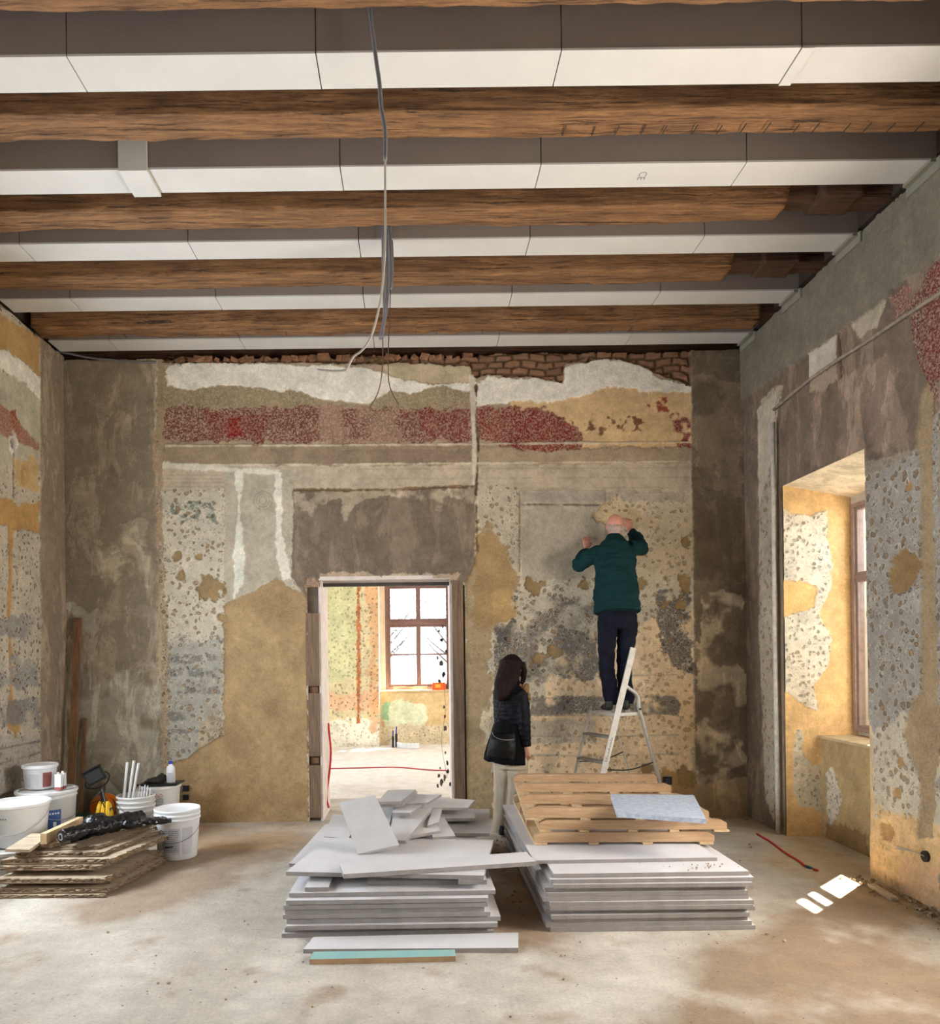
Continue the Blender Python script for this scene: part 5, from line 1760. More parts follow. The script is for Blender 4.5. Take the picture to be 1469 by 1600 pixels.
# hand-painted word on the near rail
cur = bpy.data.curves.new('w', 'FONT')
cur.body = 'Verdonis'
cur.size = 0.062
cur.extrude = 0.0004
cur.shear = 0.2
o = bpy.data.objects.new('w', cur)
COL.objects.link(o)
me = bpy.data.meshes.new_from_object(o.evaluated_get(bpy.context.evaluated_depsgraph_get()))
bpy.data.objects.remove(o)
xa = (LP(fr_t(1.0), 1.0, 0) - LP(fr_t(0.6), 0.6, 0)).normalized()
za_ = Vector((-0.39, 0.92, 0)).normalized() * -1
za_ = Vector((0.39, -0.92, 0)).normalized()
ya = za_.cross(xa)
org = LP(fr_t(0.66), 0.66, 0) + za_ * 0.0125 - ya * 0.022
me.transform(Matrix.Translation(org) @ Matrix((xa, ya, za_)).transposed().to_4x4())
link_mesh('lettering', me, mat('marker_ink', (90, 86, 84), 0.8), lad)

# ------------------------------------------------------------------ people
M_SKIN = mat('skin', (206, 150, 126), 0.55, 0.08, 12, 0.1, 80)
M_SKINR = mat('skin_reddened', (214, 150, 130), 0.5, 0.10, 10, 0.1, 80)
M_JACKET = mat('dark_teal_cloth', (14, 50, 53), 0.95, 0.12, 6, 0.4, 90, spec=0.2)
M_JEANS = mat('dark_denim', (24, 27, 42), 0.9, 0.25, 10, 0.5, 140, spec=0.2)
M_HAIRW = mat('short_grey_hair', (196, 170, 156), 0.9, 0.15, 60, 0.8, 160)
M_HAIR = mat('long_dark_brown_hair', (34, 15, 12), 0.6, 0.45, 26, 0.6, 50, stretch=(3.5, 3.5, 0.35), spec=0.15)
M_PUFF = mat('navy_quilted_nylon', (7, 8, 17), 0.6, 0.2, 8, 0.5, 14, stretch=(0.6, 0.6, 3), spec=0.18)
M_COAT = mat('black_wool', (5, 5, 7), 0.95, 0.2, 20, spec=0.2)
M_TROU = mat('beige_trouser_cloth', (178, 164, 144), 0.9, 0.08, 8, 0.3, 60)
M_SHOE = mat('dark_shoe', (40, 36, 36), 0.6, 0.2, 20)
M_SOLE = mat('pale_sole', (190, 180, 168), 0.7)


def hand(m_, wrist, d, pn, s=1.0, curl=0.35, side=1):
    """wrist point, d = direction to the fingertips, pn = palm normal (fingers curl that way), side = thumb side"""
    wrist, d, pn = Vector(wrist), Vector(d).normalized(), Vector(pn).normalized()
    sd = d.cross(pn).normalized() * side
    pn = (pn - d * pn.dot(d)).normalized()
    m_.loft([(wrist - d * 0.03 * s, 0.026 * s, 0.020 * s), (wrist, 0.027 * s, 0.018 * s), (wrist + d * 0.045 * s, 0.038 * s, 0.016 * s), (wrist + d * 0.088 * s, 0.040 * s, 0.013 * s)], sd)
    for k, (off, L) in enumerate(((0.030, 0.072), (0.010, 0.082), (-0.010, 0.076), (-0.029, 0.060))):
        b = wrist + d * 0.080 * s + sd * off * s
        a = curl * (1 + 0.15 * k)
        pts, dirn = [b], d + sd * off * 2.0
        dirn.normalize()
        for seg in (0.44, 0.32, 0.24):
            ax = dirn
            dirn = (ax * math.cos(a) + pn * math.sin(a)).normalized()
            pts.append(pts[-1] + dirn * L * seg * s)
        m_.tube(pts, [0.0092 * s, 0.0088 * s, 0.008 * s, 0.0065 * s], 8)
    b = wrist + d * 0.028 * s + sd * 0.026 * s
    t1 = (d * 0.65 + sd * 0.7 + pn * 0.3).normalized()
    t2 = (d * 0.9 + sd * 0.25 + pn * 0.45).normalized()
    m_.tube([b - t1 * 0.012 * s, b + t1 * 0.032 * s, b + t1 * 0.032 * s + t2 * 0.030 * s], [0.013 * s, 0.0105 * s, 0.008 * s], 8)


def head(m_, c, f, s=1.0, up=Vector((0, 0, 1))):
    """head centre, facing direction"""
    f = Vector(f).normalized()
    r = f.cross(up).normalized()
    u = r.cross(f)
    M = Matrix((r, f, u)).transposed()
    P = lambda x, y, z: Vector(c) + M @ Vector((x, y, z)) * s
    m_.ell(P(0, -0.012, 0.025), (0.075 * s, 0.093 * s, 0.090 * s), M, 20)      # skull
    m_.ell(P(0, 0.028, -0.045), (0.055 * s, 0.058 * s, 0.066 * s), M, 18)      # jaw and cheeks
    m_.ell(P(0, 0.062, -0.092), (0.022 * s, 0.020 * s, 0.018 * s), M, 12)      # chin
    m_.loft([(P(0, 0.080, 0.012), 0.008 * s, 0.008 * s), (P(0, 0.098, -0.018), 0.012 * s, 0.014 * s), (P(0, 0.104, -0.034), 0.017 * s, 0.014 * s), (P(0, 0.086, -0.044), 0.014 * s, 0.008 * s)], r, 10)
    for q in (-1, 1):
        m_.ell(P(q * 0.031, 0.068, 0.022), (0.024 * s, 0.014 * s, 0.010 * s), M, 10)    # brow
        m_.ell(P(q * 0.040, 0.055, -0.030), (0.022 * s, 0.022 * s, 0.022 * s), M, 10)
        m_.ell(P(q * 0.077, -0.005, -0.008), (0.009 * s, 0.020 * s, 0.031 * s), M, 12)  # ear
    m_.ell(P(0, 0.082, -0.064), (0.023 * s, 0.010 * s, 0.008 * s), M, 10)      # lips
    m_.loft([(P(0, -0.03, -0.03), 0.055 * s, 0.058 * s), (P(0, -0.030, -0.10), 0.052 * s, 0.054 * s), (P(0, -0.04, -0.17), 0.058 * s, 0.056 * s)], r, 14)
    return P, M


def shoe(parent, heel, toe, h=0.075, name='shoe'):
    heel, toe = Vector(heel), Vector(toe)
    d = (toe - heel).normalized()
    sd = d.cross(Vector((0, 0, 1)))
    L = (toe - heel).length
    m_ = MB()
    m_.loft([(heel + Vector((0, 0, 0.045)), 0.030, 0.028), (heel + d * L * 0.2 + Vector((0, 0, 0.055)), 0.038, 0.040), (heel + d * L * 0.45 + Vector((0, 0, 0.048)), 0.040, 0.034),
             (heel + d * L * 0.75 + Vector((0, 0, 0.036)), 0.046, 0.024), (toe - d * 0.01 + Vector((0, 0, 0.030)), 0.030, 0.016)], sd, 16)
    m_.loft([(heel + d * 0.03 + Vector((0, 0, 0.04)), 0.036, 0.04), (heel + d * 0.04 + Vector((0, 0, 0.10)), 0.036, 0.042)], sd, 14)
    me = remeshed(m_, name, 0.006, 4)
    o = link_mesh(name, me, M_SHOE, parent, smooth=True)
    m_ = MB()
    pts = []
    for t in range(20):
        a = 2 * math.pi * t / 20
        u = (math.cos(a) + 1) / 2
        w = 0.044 * (0.8 + 0.25 * u) * math.sin(a)
        pts.append(heel + d * (L + 0.01) * u + sd * w + Vector((0, 0, 0.016)))
    m_.slab_n(pts if (pts[1] - pts[0]).cross(pts[2] - pts[1]).z > 0 else pts[::-1], 0.016)
    m_.build('sole', M_SOLE, o, bevel=0.003)
    return o


# --- the man on the ladder
def J(x, y, Y):
    return at(x, y, Y + 0.07 if Y < 7.2 else Y)


man = empty('person', (P0 + CD * 0.12 + WD * 0.5)[:2] + (ZP,), 'bald man in dark teal jacket and jeans standing on the ladder facing the wall', 'person')
hcM = J(961, 823, 7.03)
sp = ZP - 0.019
m = MB()
P, HM = head(m, hcM, (0.10, 1.0, -0.10), 1.0)
m.loft([(J(960, 842, 6.98), 0.058, 0.058), (J(962, 860, 6.95), 0.10, 0.08), (J(963, 880, 6.93), 0.14, 0.09), (J(964, 940, 6.88), 0.13, 0.09), (J(965, 975, 6.88), 0.15, 0.10)], (1, 0, 0))
for pts in (((935, 864, 6.96), (902, 884, 6.97), (917, 858, 7.30)), ((986, 856, 6.98), (1002, 858, 7.05), (984, 827, 7.30))):
    q = [J(*p) for p in pts]
    m.tube([q[0], q[0].lerp(q[1], .5), q[1], q[1].lerp(q[2], .5), q[2]], [0.045, 0.040, 0.030, 0.030, 0.026], 12)
for (a, b, c) in (((952, 972, 6.88), (948, 1030, 6.86), (955, 1094, 6.80)), ((978, 972, 6.88), (975, 1030, 6.88), (979, 1094, 6.86))):
    q = [J(*p) for p in (a, b, c)]
    m.tube([q[0], q[1], q[1].lerp(q[2], .4), q[2]], [0.07, 0.05, 0.048, 0.035], 12)
hand(m, J(917, 857, 7.31), (0.05, 0.35, 0.95), (0, 1, 0), 1.0, 0.25, -1)
hand(m, J(984, 826, 7.31), (-0.05, 0.35, 0.95), (0, 1, 0), 1.0, 0.35, 1)
me = remeshed(m, 'body', 0.005, 3)
link_mesh('body', me, M_SKINR, man, smooth=True)
m = MB()
for q, rr in (((0, -0.060, -0.028), (0.060, 0.050, 0.045)), ((0.052, -0.032, -0.018), (0.026, 0.050, 0.042)), ((-0.052, -0.032, -0.018), (0.026, 0.050, 0.042)), ((0, -0.066, -0.062), (0.045, 0.032, 0.03))):
    m.ell(P(*q), rr, HM, 16)
me = remeshed(m, 'hair', 0.005, 3, 0.0015, 90)
link_mesh('hair', me, M_HAIRW, man, smooth=True)
# jacket
m = MB()
m.loft([(J(965, 957, 6.83), 0.215, 0.150), (J(964, 940, 6.85), 0.212, 0.150), (J(963, 915, 6.86), 0.200, 0.140), (J(962, 890, 6.90), 0.195, 0.130), (J(961, 868, 6.94), 0.195, 0.125),
        (J(961, 855, 6.96), 0.165, 0.110), (J(960, 845, 6.99), 0.100, 0.090), (J(960, 838, 7.01), 0.066, 0.072)], (1, 0.02, 0), 22)
for pts, rs in ((((938, 864, 6.96), (918, 872, 6.96), (904, 884, 6.97), (908, 874, 7.12), (916, 861, 7.27)), (0.082, 0.076, 0.066, 0.058, 0.046)),
                (((984, 858, 6.98), (996, 856, 7.0), (1002, 858, 7.04), (996, 843, 7.16), (985, 830, 7.27)), (0.084, 0.072, 0.068, 0.066, 0.046))):
    q = [J(*p) for p in pts]
    m.tube(q, list(rs), 14)
m.ell(J(966, 850, 6.90), (0.105, 0.055, 0.055))      # hood lying on the back
m.ell(J(972, 858, 6.885), (0.06, 0.04, 0.045))
m.tube([J(950, 842, 6.96), J(961, 845, 6.91), J(973, 841, 6.96)], 0.026, 10)
me = remeshed(m, 'jacket', 0.007, 4, 0.014, 6.5, (0.8, 1, 2.4), seed=4)
jk = link_mesh('jacket', me, M_JACKET, man, smooth=True)
m = MB()
m.loft([(J(965, 955, 6.88), 0.178, 0.120), (J(965, 970, 6.88), 0.182, 0.125), (J(965, 982, 6.88), 0.178, 0.12)], (1, 0, 0), 20)
m.loft([(J(950, 972, 6.88), 0.092, 0.105), (J(948, 1000, 6.87), 0.086, 0.095), (J(948, 1030, 6.86), 0.072, 0.078), (J(950, 1060, 6.83), 0.068, 0.072), (J(955, 1085, 6.80), 0.070, 0.072), (J(956, 1101, 6.80), 0.062, 0.070)], (1, 0, 0), 16)
m.loft([(J(981, 972, 6.88), 0.090, 0.105), (J(979, 1000, 6.88), 0.084, 0.095), (J(976, 1030, 6.88), 0.072, 0.078), (J(976, 1060, 6.87), 0.068, 0.072), (J(979, 1085, 6.86), 0.068, 0.070), (J(980, 1100, 6.86), 0.060, 0.068)], (1, 0, 0), 16)
me = remeshed(m, 'trousers', 0.007, 3, 0.009, 8, (1, 1, 2.2), seed=9)
link_mesh('trousers', me, M_JEANS, man, smooth=True)
hl = J(953, 1100, 6.72)
shoe(man, (hl.x, 6.79, sp), (hl.x + 0.01, 7.05, sp))
hl = J(981, 1100, 6.76)
shoe(man, (hl.x - 0.02, 6.83, sp), (hl.x + 0.05, 7.08, sp))

# --- the woman watching
J = at
WY_ = 6.76
wf = Vector((0.55, 0.83, 0)).normalized()
wr = Vector((0.83, -0.55, 0)).normalized()
wom = empty('person', (at(797, 1290, WY_).x, WY_, 0), 'woman with long dark hair, black jacket and beige trousers, standing behind the board stacks', 'person')
hcW = J(803, 1044, WY_)
m = MB()
P, HW = head(m, hcW, (0.72, 0.70, 0.12), 0.95)
m.loft([(J(799, 1062, WY_), 0.055, 0.055), (J(799, 1076, WY_), 0.15, 0.07), (J(799, 1120, WY_), 0.12, 0.09), (J(796, 1160, WY_), 0.14, 0.10), (J(796, 1185, WY_), 0.15, 0.10)], wr)
ra = [J(814, 1080, 6.70), J(818, 1125, 6.64), J(821, 1166, 6.66)]
m.tube([ra[0], ra[1], ra[2]], [0.045, 0.036, 0.024], 12)
la = [J(783, 1080, 6.84), J(782, 1122, 6.94), J(800, 1135, 7.05)]
m.tube(la, [0.045, 0.036, 0.024], 12)
hand(m, ra[2] + Vector((0, 0, -0.01)), (0.10, 0.08, -1), (0.3, 0.9, 0), 0.92, 0.32, -1)
hand(m, la[2], (0.8, 0.3, 0.3), (0.2, -0.6, 0.6), 0.92, 0.4, 1)
for px, yo in ((786, 0.03), (804, -0.03)):
    q = [J(px + 2, 1190, WY_ + yo), J(px, 1240, WY_ + yo), J(px, 1288, WY_ + yo)]
    m.tube(q, [0.07, 0.045, 0.035], 12)
me = remeshed(m, 'body', 0.005, 3)
link_mesh('body', me, M_SKIN, wom, smooth=True)
m = MB()
m.ell(P(0, -0.030, 0.040), (0.096, 0.100, 0.092), HW, 20)
m.ell(P(0, -0.060, -0.02), (0.098, 0.078, 0.11), HW, 20)
m.loft([(J(799, 1035, WY_ - 0.03), 0.105, 0.085), (J(794, 1055, WY_ - 0.07), 0.110, 0.075), (J(788, 1072, WY_ - 0.11), 0.100, 0.062), (J(782, 1086, WY_ - 0.13), 0.070, 0.045), (J(778, 1094, WY_ - 0.13), 0.035, 0.025)], wr, 20)
m.tube([P(0.085, 0.035, 0.05), P(0.092, 0.035, -0.03), P(0.088, 0.020, -0.10), P(0.07, 0.0, -0.16)], [0.020, 0.026, 0.024, 0.015], 10)
m.tube([P(-0.085, 0.035, 0.05), P(-0.092, 0.035, -0.03), P(-0.088, 0.020, -0.10)], [0.020, 0.026, 0.02], 10)
me = remeshed(m, 'hair', 0.006, 3, 0.006, 26, (1.6, 1.6, 0.35), seed=6)
link_mesh('hair', me, M_HAIR, wom, smooth=True)
# long black coat under a short puffer jacket
m = MB()
m.loft([(J(789, 1191, WY_), 0.205, 0.165), (J(790, 1180, WY_), 0.195, 0.160), (J(794, 1155, WY_), 0.170, 0.150), (J(798, 1130, WY_), 0.145, 0.125), (J(799, 1110, WY_), 0.140, 0.115)], wr, 22)
me = remeshed(m, 'coat', 0.007, 3, 0.007, 7, (1.6, 1.6, 0.7), seed=2)
link_mesh('coat', me, M_COAT, wom, smooth=True)
m = MB()
ks = 9
secs = []
for i in range(ks * 4 + 1):
    t = i / (ks * 4)
    py = 1130 - t * 56
    rw = 0.158 + 0.006 * math.sin(t * 3.1) - max(0, t - 0.8) * 0.16 + 0.006 * abs(math.sin(t * ks * math.pi))
    secs.append((J(799.5 - t * 0.5, py, WY_), rw, rw * 0.78))
secs += [(J(799, 1068, WY_), 0.088, 0.078), (J(799, 1062, WY_ + 0.01), 0.066, 0.066)]
m.loft(secs, wr, 26)
pa = []
for i in range(33):
    t = i / 32
    q = ra[0].lerp(ra[1], t * 2) if t < 0.5 else ra[1].lerp(ra[2], (t - 0.5) * 2)
    pa.append((q, 0.070 - 0.022 * t + 0.005 * abs(math.sin(t * 10 * math.pi))))
m.tube([q for q, r_ in pa], [r_ for q, r_ in pa], 16)
pa = []
for i in range(33):
    t = i / 32
    q = la[0].lerp(la[1], t * 2) if t < 0.5 else la[1].lerp(la[2], (t - 0.5) * 2)
    pa.append((q, 0.070 - 0.022 * t + 0.005 * abs(math.sin(t * 10 * math.pi))))
m.tube([q for q, r_ in pa], [r_ for q, r_ in pa], 16)
me = remeshed(m, 'puffer_jacket', 0.006, 1, 0.004, 22, (1, 1, 1.6), seed=12)
link_mesh('puffer_jacket', me, M_PUFF, wom, smooth=True)
m = MB()
m.loft([(J(799, 1180, WY_), 0.150, 0.12), (J(799, 1200, WY_), 0.152, 0.12)], wr, 20)
for px, yo, e in ((786.5, 0.035, 0), (808, -0.02, 4)):
    m.loft([(J(px + 1, 1192, WY_ + yo), 0.090, 0.105), (J(px, 1225, WY_ + yo), 0.084, 0.095), (J(px - 1 - e * .3, 1260, WY_ + yo), 0.080, 0.09), (J(px - 2 - e, 1299, WY_ + yo), 0.084, 0.10)], wr, 18)
me = remeshed(m, 'trousers', 0.007, 3, 0.007, 8, (2.2, 2.2, 0.5), seed=5)
link_mesh('trousers', me, M_TROU, wom, smooth=True)
for px, yo in ((786, 0.04), (802, -0.02)):
    q = at(px, 1300, WY_ + yo)
    shoe(wom, Vector((q.x - 0.03, WY_ + yo - 0.10, 0.002)), Vector((q.x + 0.08, WY_ + yo + 0.10, 0.002)))
m = MB()
m.ell(J(822, 1076, 6.66), (0.030, 0.03, 0.05))
m.ell(J(826, 1090, 6.66), (0.022, 0.02, 0.05))
me = remeshed(m, 'scarf', 0.006, 3, 0.004, 40)
link_mesh('scarf', me, mat('ochre_scarf', (150, 116, 74), 0.9, 0.4, 40), wom, smooth=True)
# shoulder bag
bc = J(786, 1160, 6.53)
bag = empty('shoulder_bag', (bc.x, bc.y, bc.z - 0.12), 'black leather shoulder bag with a curved silver edge on the woman\'s hip', 'bag')
m = MB()
m.loft([(bc + Vector((-0.02, 0, -0.135)), 0.125, 0.035), (bc + Vector((-0.01, 0, -0.06)), 0.125, 0.045), (bc + Vector((0, 0, 0.02)), 0.115, 0.045), (bc + Vector((0.0, 0.02, 0.075)), 0.105, 0.025)], (1, -0.1, 0), 20)
me = remeshed(m, 'bag_body', 0.006, 4, 0.004, 12)
M_LEATH = mat('black_leather', (6, 6, 8), 0.45, 0.1, 20, 0.3, 60, spec=0.25)
link_mesh('bag_body', me, M_LEATH, bag, smooth=True)
zp_ = [bc + Vector(q) for q in ((-0.095, -0.015, 0.095), (-0.08, -0.04, 0.06), (-0.03, -0.052, 0.035), (0.03, -0.052, 0.028), (0.09, -0.045, 0.032))]
MB().tube(catmull(zp_, 6), 0.0035, 6).build('silver_edge', mat('silver_trim', (200, 200, 204), 0.25, metal=0.9), bag)
st = [bc + Vector((-0.085, 0.02, 0.08)), J(781, 1105, 6.63), J(786, 1074, 6.66), J(800, 1066, 6.70)]
MB().tube(catmull(st, 6), 0.005, 6).build('strap', M_LEATH, bag)

# ------------------------------------------------------------------ cables, pipes, sockets and small debris
M_CONDUIT = mat('grey_conduit', (112, 112, 116), 0.5, 0.05)
M_CABLE = mat('grey_cable', (168, 160, 150), 0.55, 0.05)
M_COPPER = mat('brown_wire', (96, 70, 54), 0.6)
M_REDC = mat('red_conduit', (214, 52, 46), 0.5)


def run(name, pts, r, m_, label, cat, group=None, k=8):
    return tag(MB().tube(catmull(pts, k), r, 8).build(name, m_, smooth=True), label, cat, group)


GC = 'conduits and wires hanging from the ceiling'
ZB_ = EYE + 3.0
run('conduit', [at(577, 8, 3.58), at(581, 40, 3.58), at(588, 95, 3.58), at(593, 130, 3.58), at(596, 170, 3.58), at(602, 205, 3.58), at(602, 250, 3.58)], 0.011 * 0.9, M_CONDUIT,
    'grey conduit dropping from the top edge, nearest the viewer', 'conduit', GC)
run('hanging_cable', [at(602, 246, 3.58), at(602, 300, 3.6), at(602, 370, 3.62), at(600, 420, 3.64), at(596, 460, 3.66), at(588, 500, 3.68), at(578, 530, 3.70), at(565, 548, 3.71),
                      at(552, 558, 3.72), at(543, 575, 3.73), at(538, 579, 3.73), at(520, 580, 3.74), at(496, 578, 3.75)], 0.0055, M_CABLE,
    'long pale cable curling to a loose tip in front of the white plaster', 'cable', GC, 6)
yc = 5.35
for k, (pp, r, lab) in enumerate((
        ([(599, 350), (599, 400), (600, 450), (601, 490), (597, 528)], 0.012, 'left dark conduit of the hanging bundle, reaching lowest'),
        ([(604, 350), (606, 400), (606, 450), (603, 490), (594, 530)], 0.012, 'middle dark conduit of the hanging bundle'),
        ([(609, 350), (611, 400), (612, 430), (610, 453)], 0.011, 'right short conduit of the hanging bundle'),
        ([(612, 352), (614, 400), (614, 430), (612, 452)], 0.006, 'thin light tube beside the short conduit'))):
    run('conduit', [at(x, y, yc + 0.03 * k) for x, y in pp], r, M_CONDUIT, lab, 'conduit', GC)
run('hanging_wire', [at(598, 526, yc), at(598, 560, yc), at(596, 590, yc), at(590, 615, yc), at(578, 637, yc)], 0.0035, M_COPPER, 'thin brown wire bending left at its tip', 'wire', GC)
run('hanging_wire', [at(610, 452, yc + .06), at(609, 500, yc + .06), at(607, 545, yc + .06), at(607, 590, yc + .06), at(612, 612, yc + .06), at(623, 633, yc + .06)], 0.0035, M_COPPER,
    'thin brown wire bending right at its tip', 'wire', GC)
run('black_cable', [at(84, 548, 7.36), at(110, 553, 7.38), at(140, 559, 7.39), at(180, 563, 7.39), at(215, 566, 7.39), at(244, 566, 7.40)], 0.011, M_CONDUIT,
    'grey conduit lying along the top left of the back wall', 'conduit')
# reeds and straw sticking out over the plaster
M_REED = mat('dry_reed', (120, 96, 66), 0.9)
rnd = random.Random(31)
rd = MB()
for k in range(110):
    px = rnd.choice([rnd.uniform(270, 300), rnd.uniform(300, 560), rnd.uniform(560, 600), rnd.uniform(330, 660)])
    py = 563 + rnd.uniform(-5, 3)
    a = at(px, py, YB - 0.01)
    rd.tube([a, a + Vector((rnd.uniform(-0.10, 0.10), -rnd.uniform(0.01, 0.05), rnd.uniform(-0.07, 0.02)))], 0.0018, 4)
o = rd.build('reed_straw', M_REED)
tag(o, 'dry reed ends sticking out above the white plaster', 'reed', kind='stuff')
# rubble of broken bricks on top of the wall
M_BRK = mat('broken_brick', (164, 118, 88), 0.95, 0.25, 16, 0.9, 30)
for k in range(34):
    px = 285 + k * 13.5 + rnd.uniform(-4, 4)
    c = at(px, 553, YB + 0.03)
    s = rnd.uniform(0.035, 0.07)
    m = MB()
    R = Matrix.Rotation(rnd.uniform(-0.5, 0.5), 3, 'Y') @ Matrix.Rotation(rnd.uniform(-0.6, 0.6), 3, 'Z')
    m.box((c.x, c.y + rnd.uniform(0, 0.03), 4.545 + s * 0.35), (s * 1.4, 0.07, s), M=R)
    for v in m.bm.verts:
        v.co += Vector((rnd.uniform(-1, 1), rnd.uniform(-1, 1), rnd.uniform(-1, 1))) * 0.012
    tag(m.build('broken_brick', M_BRK, bevel=0.004), 'broken brick end in the ragged row along the top of the back wall', 'brick', 'broken bricks along the wall top')

# heating pipe and chase on the right wall
M_PIPE = mat('painted_pipe', (214, 210, 202), 0.6, 0.15, 20, 0.3)
pts = [on_x(1216, 1303, XR - 0.045), on_x(1215, 1250, XR - 0.045), on_x(1211, 1000, XR - 0.045), on_x(1209, 800, XR - 0.045), on_x(1208, 660, XR - 0.045)]
tag(MB().tube(pts, 0.019, 12).build('wall_pipe', M_PIPE, smooth=True), 'grey painted pipe running up the right wall beside the niche', 'pipe')
pts = [on_x(1209, 640, XR - 0.012), on_x(1262, 596, XR - 0.012), on_x(1310, 562, XR - 0.012), on_x(1345, 540, XR - 0.012), on_x(1400, 503, XR - 0.012), on_x(1469, 458, XR - 0.012), on_x(1560, 398, XR - 0.012)]
tag(MB().tube(catmull(pts, 4), 0.014, 8).build('wall_conduit', mat('plastered_conduit', (170, 154, 136), 0.95, 0.2, 20, 0.6), smooth=True), 'plaster-caked conduit rising along the upper right wall', 'conduit')

# sockets
def socket(px, py, Y, w, h, label):
    c = at(px, py, Y)
    s = empty('socket_box', c, label, 'socket')
    MB().box((c.x, Y + 0.012, c.z), (w, 0.03, h)).build('box', M_BLACK, s, bevel=0.003)
    MB().tube([(c.x, Y - 0.006, c.z), (c.x, Y - 0.002, c.z)], min(w, h) * 0.36, 16).build('face', mat('dark_blue_plastic', (30, 44, 70), 0.4), s)


socket(290, 1232, YB - 0.02, 0.055, 0.055, 'dark blue socket box, upper of two on the ochre wall')
socket(290, 1246, YB - 0.02, 0.05, 0.05, 'dark blue socket box, lower of two on the ochre wall')
socket(1044, 1220, YB - 0.03, 0.075, 0.075, 'black socket box on the back wall right of the ladder')
c = on_x(1447, 1338, XR)
ws = empty('wire_outlet', (XR - 0.02, c.y, c.z), 'round black hole in the right wall with loose wires', 'outlet')
MB().tube([(XR - 0.012, c.y, c.z), (XR + 0.03, c.y, c.z)], 0.036, 20).build('outlet_ring', M_BLACK, ws)
for k in range(3):
    e = on_x(1410 + k * 3, 1328 + 4 * k, XR - 0.10)
    MB().tube(catmull([(XR - 0.01, c.y, c.z), (XR - 0.05, c.y + 0.04, c.z + 0.02), (e.x, c.y + 0.13 + 0.01 * k, c.z + 0.035 - 0.012 * k)], 6), 0.0028, 6).build('wire', M_CABLE, ws)

# red marks and conduits on the floor
run('red_conduit', [on_z(1183, 1303, .008), on_z(1205, 1316, .008), on_z(1225, 1331, .008), on_z(1248, 1345, .008), on_z(1258, 1353, .008)], 0.009, M_REDC, 'red conduit lying on the floor by the niche', 'conduit')
run('blue_coupling', [on_z(1260, 1353.5, .008), on_z(1268, 1356.5, .008)], 0.011, mat('blue_coupling', (60, 120, 140), 0.5), 'small blue coupling at the end of the red floor conduit', 'coupling')
run('red_conduit', [on_z(1271, 1357.5, .008), on_z(1278, 1360, .008)], 0.008, M_REDC, 'short red stub beyond the blue coupling', 'conduit')
run('red_hose', [at(513, 1130, 7.9), at(515, 1150, 7.85), at(517, 1175, 7.85), at(515, 1205, 7.85), at(511, 1235, 7.8), at(511, 1250, 7.75), at(514, 1262, 7.7)], 0.011, M_REDC,
    'bright red hose hanging inside the left side of the doorway', 'hose')
run('red_line', [on_z(513, 1201, .006), on_z(560, 1200, .006), on_z(620, 1199, .006), on_z(670, 1203, .006), on_z(698, 1204, .006)], 0.010, mat('red_cord', (200, 70, 80), 0.6), 'thin red cord across the floor of the next room', 'cord')

# next room oddments
o_ = at(686, 1078, YF + 0.30)
ob = empty('orange_box', (o_.x, YF + 0.30, 0.976), 'bright orange box on the far window sill', 'box')
MB().box((o_.x, YF + 0.30, 0.976 + 0.065), (0.24, 0.12, 0.128)).build('carton', mat('orange_card', (240, 96, 40), 0.5, 0.1, 10), ob, bevel=0.004)
MB().box((o_.x - 0.02, YF + 0.239, 1.045), (0.10, 0.002, 0.06)).build('sticker', mat('yellow_sticker', (248, 180, 60), 0.5), ob)
tag(MB().beam((-0.42, YF + 0.36, 1.01), (0.20, YF + 0.40, 1.01), 0.05, 0.05).build('sill_batten', M_PINE, bevel=0.003), 'pale wooden batten lying along the far window sill', 'batten')
tag(MB().beam((-0.05, YF + 0.24, 0.985), (0.10, YF + 0.27, 0.985), 0.05, 0.016).build('cloth_scrap', M_PLAD, bevel=0.003), 'white scrap on the far window sill left of the orange box', 'scrap')
for k, (px, h) in enumerate(((616, 0.30), (621, 0.36))):
    b = on_z(px, 1160, 0)
    b.y = 13.22 + 0.03 * k
    cn = empty('capped_conduit', (b.x, b.y, 0), 'dark conduit stub with a blue cap, %s of the pair below the far window' % ('left' if k == 0 else 'right'), 'conduit', 'blue-capped conduits')
    MB().tube([(b.x, b.y, 0), (b.x, b.y, h * 0.65)], 0.022, 10).build('stub', M_BLACK, cn)
    MB().tube([(b.x, b.y, h * 0.65), (b.x + 0.004, b.y, h)], 0.012, 10).build('cap', mat('blue_tube_%d' % k, (50, 60, 150), 0.5), cn)
pts = [on_z(612, 1160, .05), on_z(630, 1165, .05), on_z(655, 1165, .05)]
m = MB()
for a, b in zip(catmull(pts, 4)[:-1], catmull(pts, 4)[1:]):
    m.beam(a, b, 0.03, 0.09)
tag(m.build('bent_strip', M_PLA), 'curved white strip on the floor under the far window', 'strip')
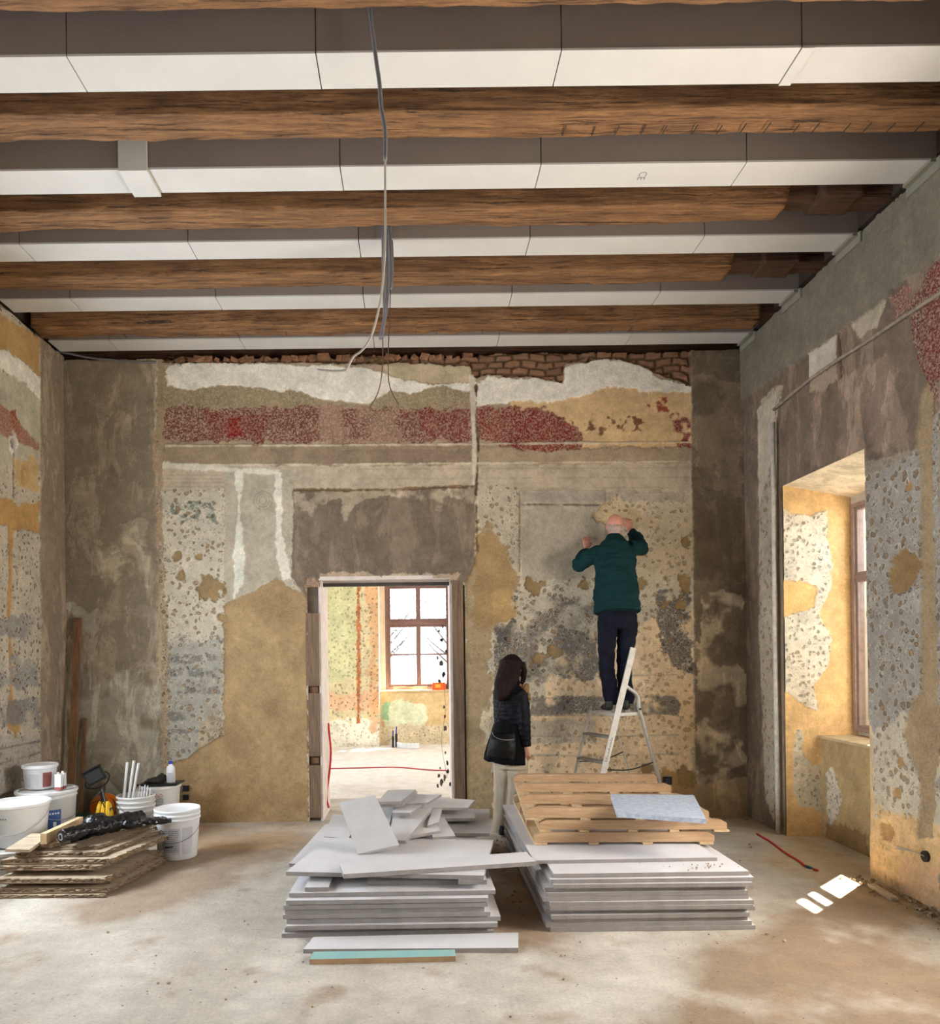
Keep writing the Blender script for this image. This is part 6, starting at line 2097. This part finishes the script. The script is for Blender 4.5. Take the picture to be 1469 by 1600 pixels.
# tattered film hanging in the right side of the doorway
M_TAT = mat('dirty_film', (104, 92, 82), 0.8, 0.3, 20)
rnd = random.Random(77)
tf = empty('tattered_film', (at(692, 1100, 7.72).x, 7.72, 0.4), 'tattered strip of dirty film dangling at the right door jamb', 'plastic film')
pts = [at(697, 975, 7.72), at(690, 1010, 7.72), at(693, 1060, 7.72), at(696, 1110, 7.72), at(690, 1160, 7.72), at(699, 1215, 7.72)]
MB().tube(catmull(pts, 6), 0.002, 5).build('thread', M_TAT, tf)
m = MB()
fl_ = [(686, 986, 3), (692, 980, 3), (690, 1000, 4), (689, 1036, 6), (693, 1054, 5), (684, 1028, 3), (687, 1064, 4), (697, 1018, 3), (695, 1120, 3), (696, 1138, 5), (694, 1105, 2.5), (696, 1176, 2.5),
       (695, 1215, 4.5), (690, 1222, 5.5), (686, 1212, 3.5), (700, 1205, 3.5), (699, 1192, 3.5), (704, 1225, 4), (684, 1228, 3), (688, 1200, 2)]
for x, y, r in fl_:
    c = at(x, y, 7.72 + rnd.uniform(-0.03, 0.03))
    s = r / 1180 * 7.7
    vs_ = [c + Vector((s * rnd.uniform(.5, 1.1) * math.cos(a) * 0.7, rnd.uniform(-0.02, 0.02), s * 1.3 * rnd.uniform(.5, 1.1) * math.sin(a))) for a in [i * math.pi / 4 for i in range(8)]]
    f = m.bm.faces.new([m.bm.verts.new(v) for v in vs_])
bmesh.ops.solidify(m.bm, geom=m.bm.faces[:], thickness=0.002)
m.build('flakes', M_TAT, tf)

# debris along the foot of the right wall and rubble crumbs
M_RUB = mat('plaster_rubble', (178, 156, 124), 0.95, 0.2, 10, 0.8, 40)
tag(MB().beam(on_z(1362, 1383, .012), on_z(1398, 1405, .012), 0.05, 0.024).build('plaster_lath', mat('pale_lath', (208, 190, 158), 0.9, 0.1, 10, 0.5), bevel=0.006),
    'pale strip of fallen plaster at the foot of the right wall', 'plaster strip')
rnd = random.Random(12)
crumbs = MB()
def crumb(x, y, z, s):
    if z == 0 and ((-0.95 < x < 0.6 and 4.0 < y < 6.6) or (0.68 < x < 2.05 and 4.38 < y < 6.5) or (x < -1.75 and y > 5.0)):
        return
    R = Matrix.Rotation(rnd.uniform(0, 3), 3, 'X') @ Matrix.Rotation(rnd.uniform(0, 3), 3, 'Z')
    crumbs.box((x, y, z + s * 0.4), (s * rnd.uniform(.7, 1.5), s, s * rnd.uniform(.5, 1)), M=R)
for k in range(420):
    t = rnd.random()
    if t < 0.45:
        y = rnd.uniform(3.6, 5.45)
        crumb(XR - abs(rnd.gauss(0, 0.10)) - 0.03, y, 0, rnd.uniform(0.005, 0.022))
    elif t < 0.6:
        crumb(rnd.uniform(2.1, XR - 0.05), YB - 0.04 - abs(rnd.gauss(0, 0.05)), 0, rnd.uniform(0.005, 0.02))
    elif t < 0.8:
        crumb(0.6 + rnd.gauss(0, 0.09), rnd.uniform(4.4, 6.6), 0, rnd.uniform(0.004, 0.014))
    else:
        crumb(rnd.uniform(-2.8, 3.0), rnd.uniform(3.4, 7.2), 0, rnd.uniform(0.004, 0.012))
for (cx, cy, n, s) in ((2.0, 4.5, 16, 0.03),):
    for k in range(n):
        crumb(cx + rnd.gauss(0, 0.06), cy + rnd.gauss(0, 0.10) - 0.1, 0, rnd.uniform(0.006, 0.016))
for k in range(26):
    crumb(1.75 + rnd.gauss(0, 0.12), 4.58 + rnd.gauss(0, 0.04), 0.0255 * 13 + 0.003, rnd.uniform(0.003, 0.008))
o = crumbs.build('plaster_crumbs', M_RUB)
tag(o, 'scattered plaster crumbs and grit over the floor', 'rubble', kind='stuff')
# bar and board added out of view to cut the sun into patches
tag(MB().box2((4.29, 5.3, 3.38), (4.31, 7.4, 3.50)).build('sun_splitting_bar', M_STEEL), 'unseen steel bar added outside above the niche window to split the sunlight', 'bar')
sh = empty('sun_blocking_board', (4.30, 5.7, 0.9), 'unseen board added outside the near half of the niche window to block low sun', 'sun blocker')
MB().box2((4.28, 5.62, 0.92), (4.31, 6.60, 1.62 + 0.42)).build('blocking_panel', M_PINEY, sh)
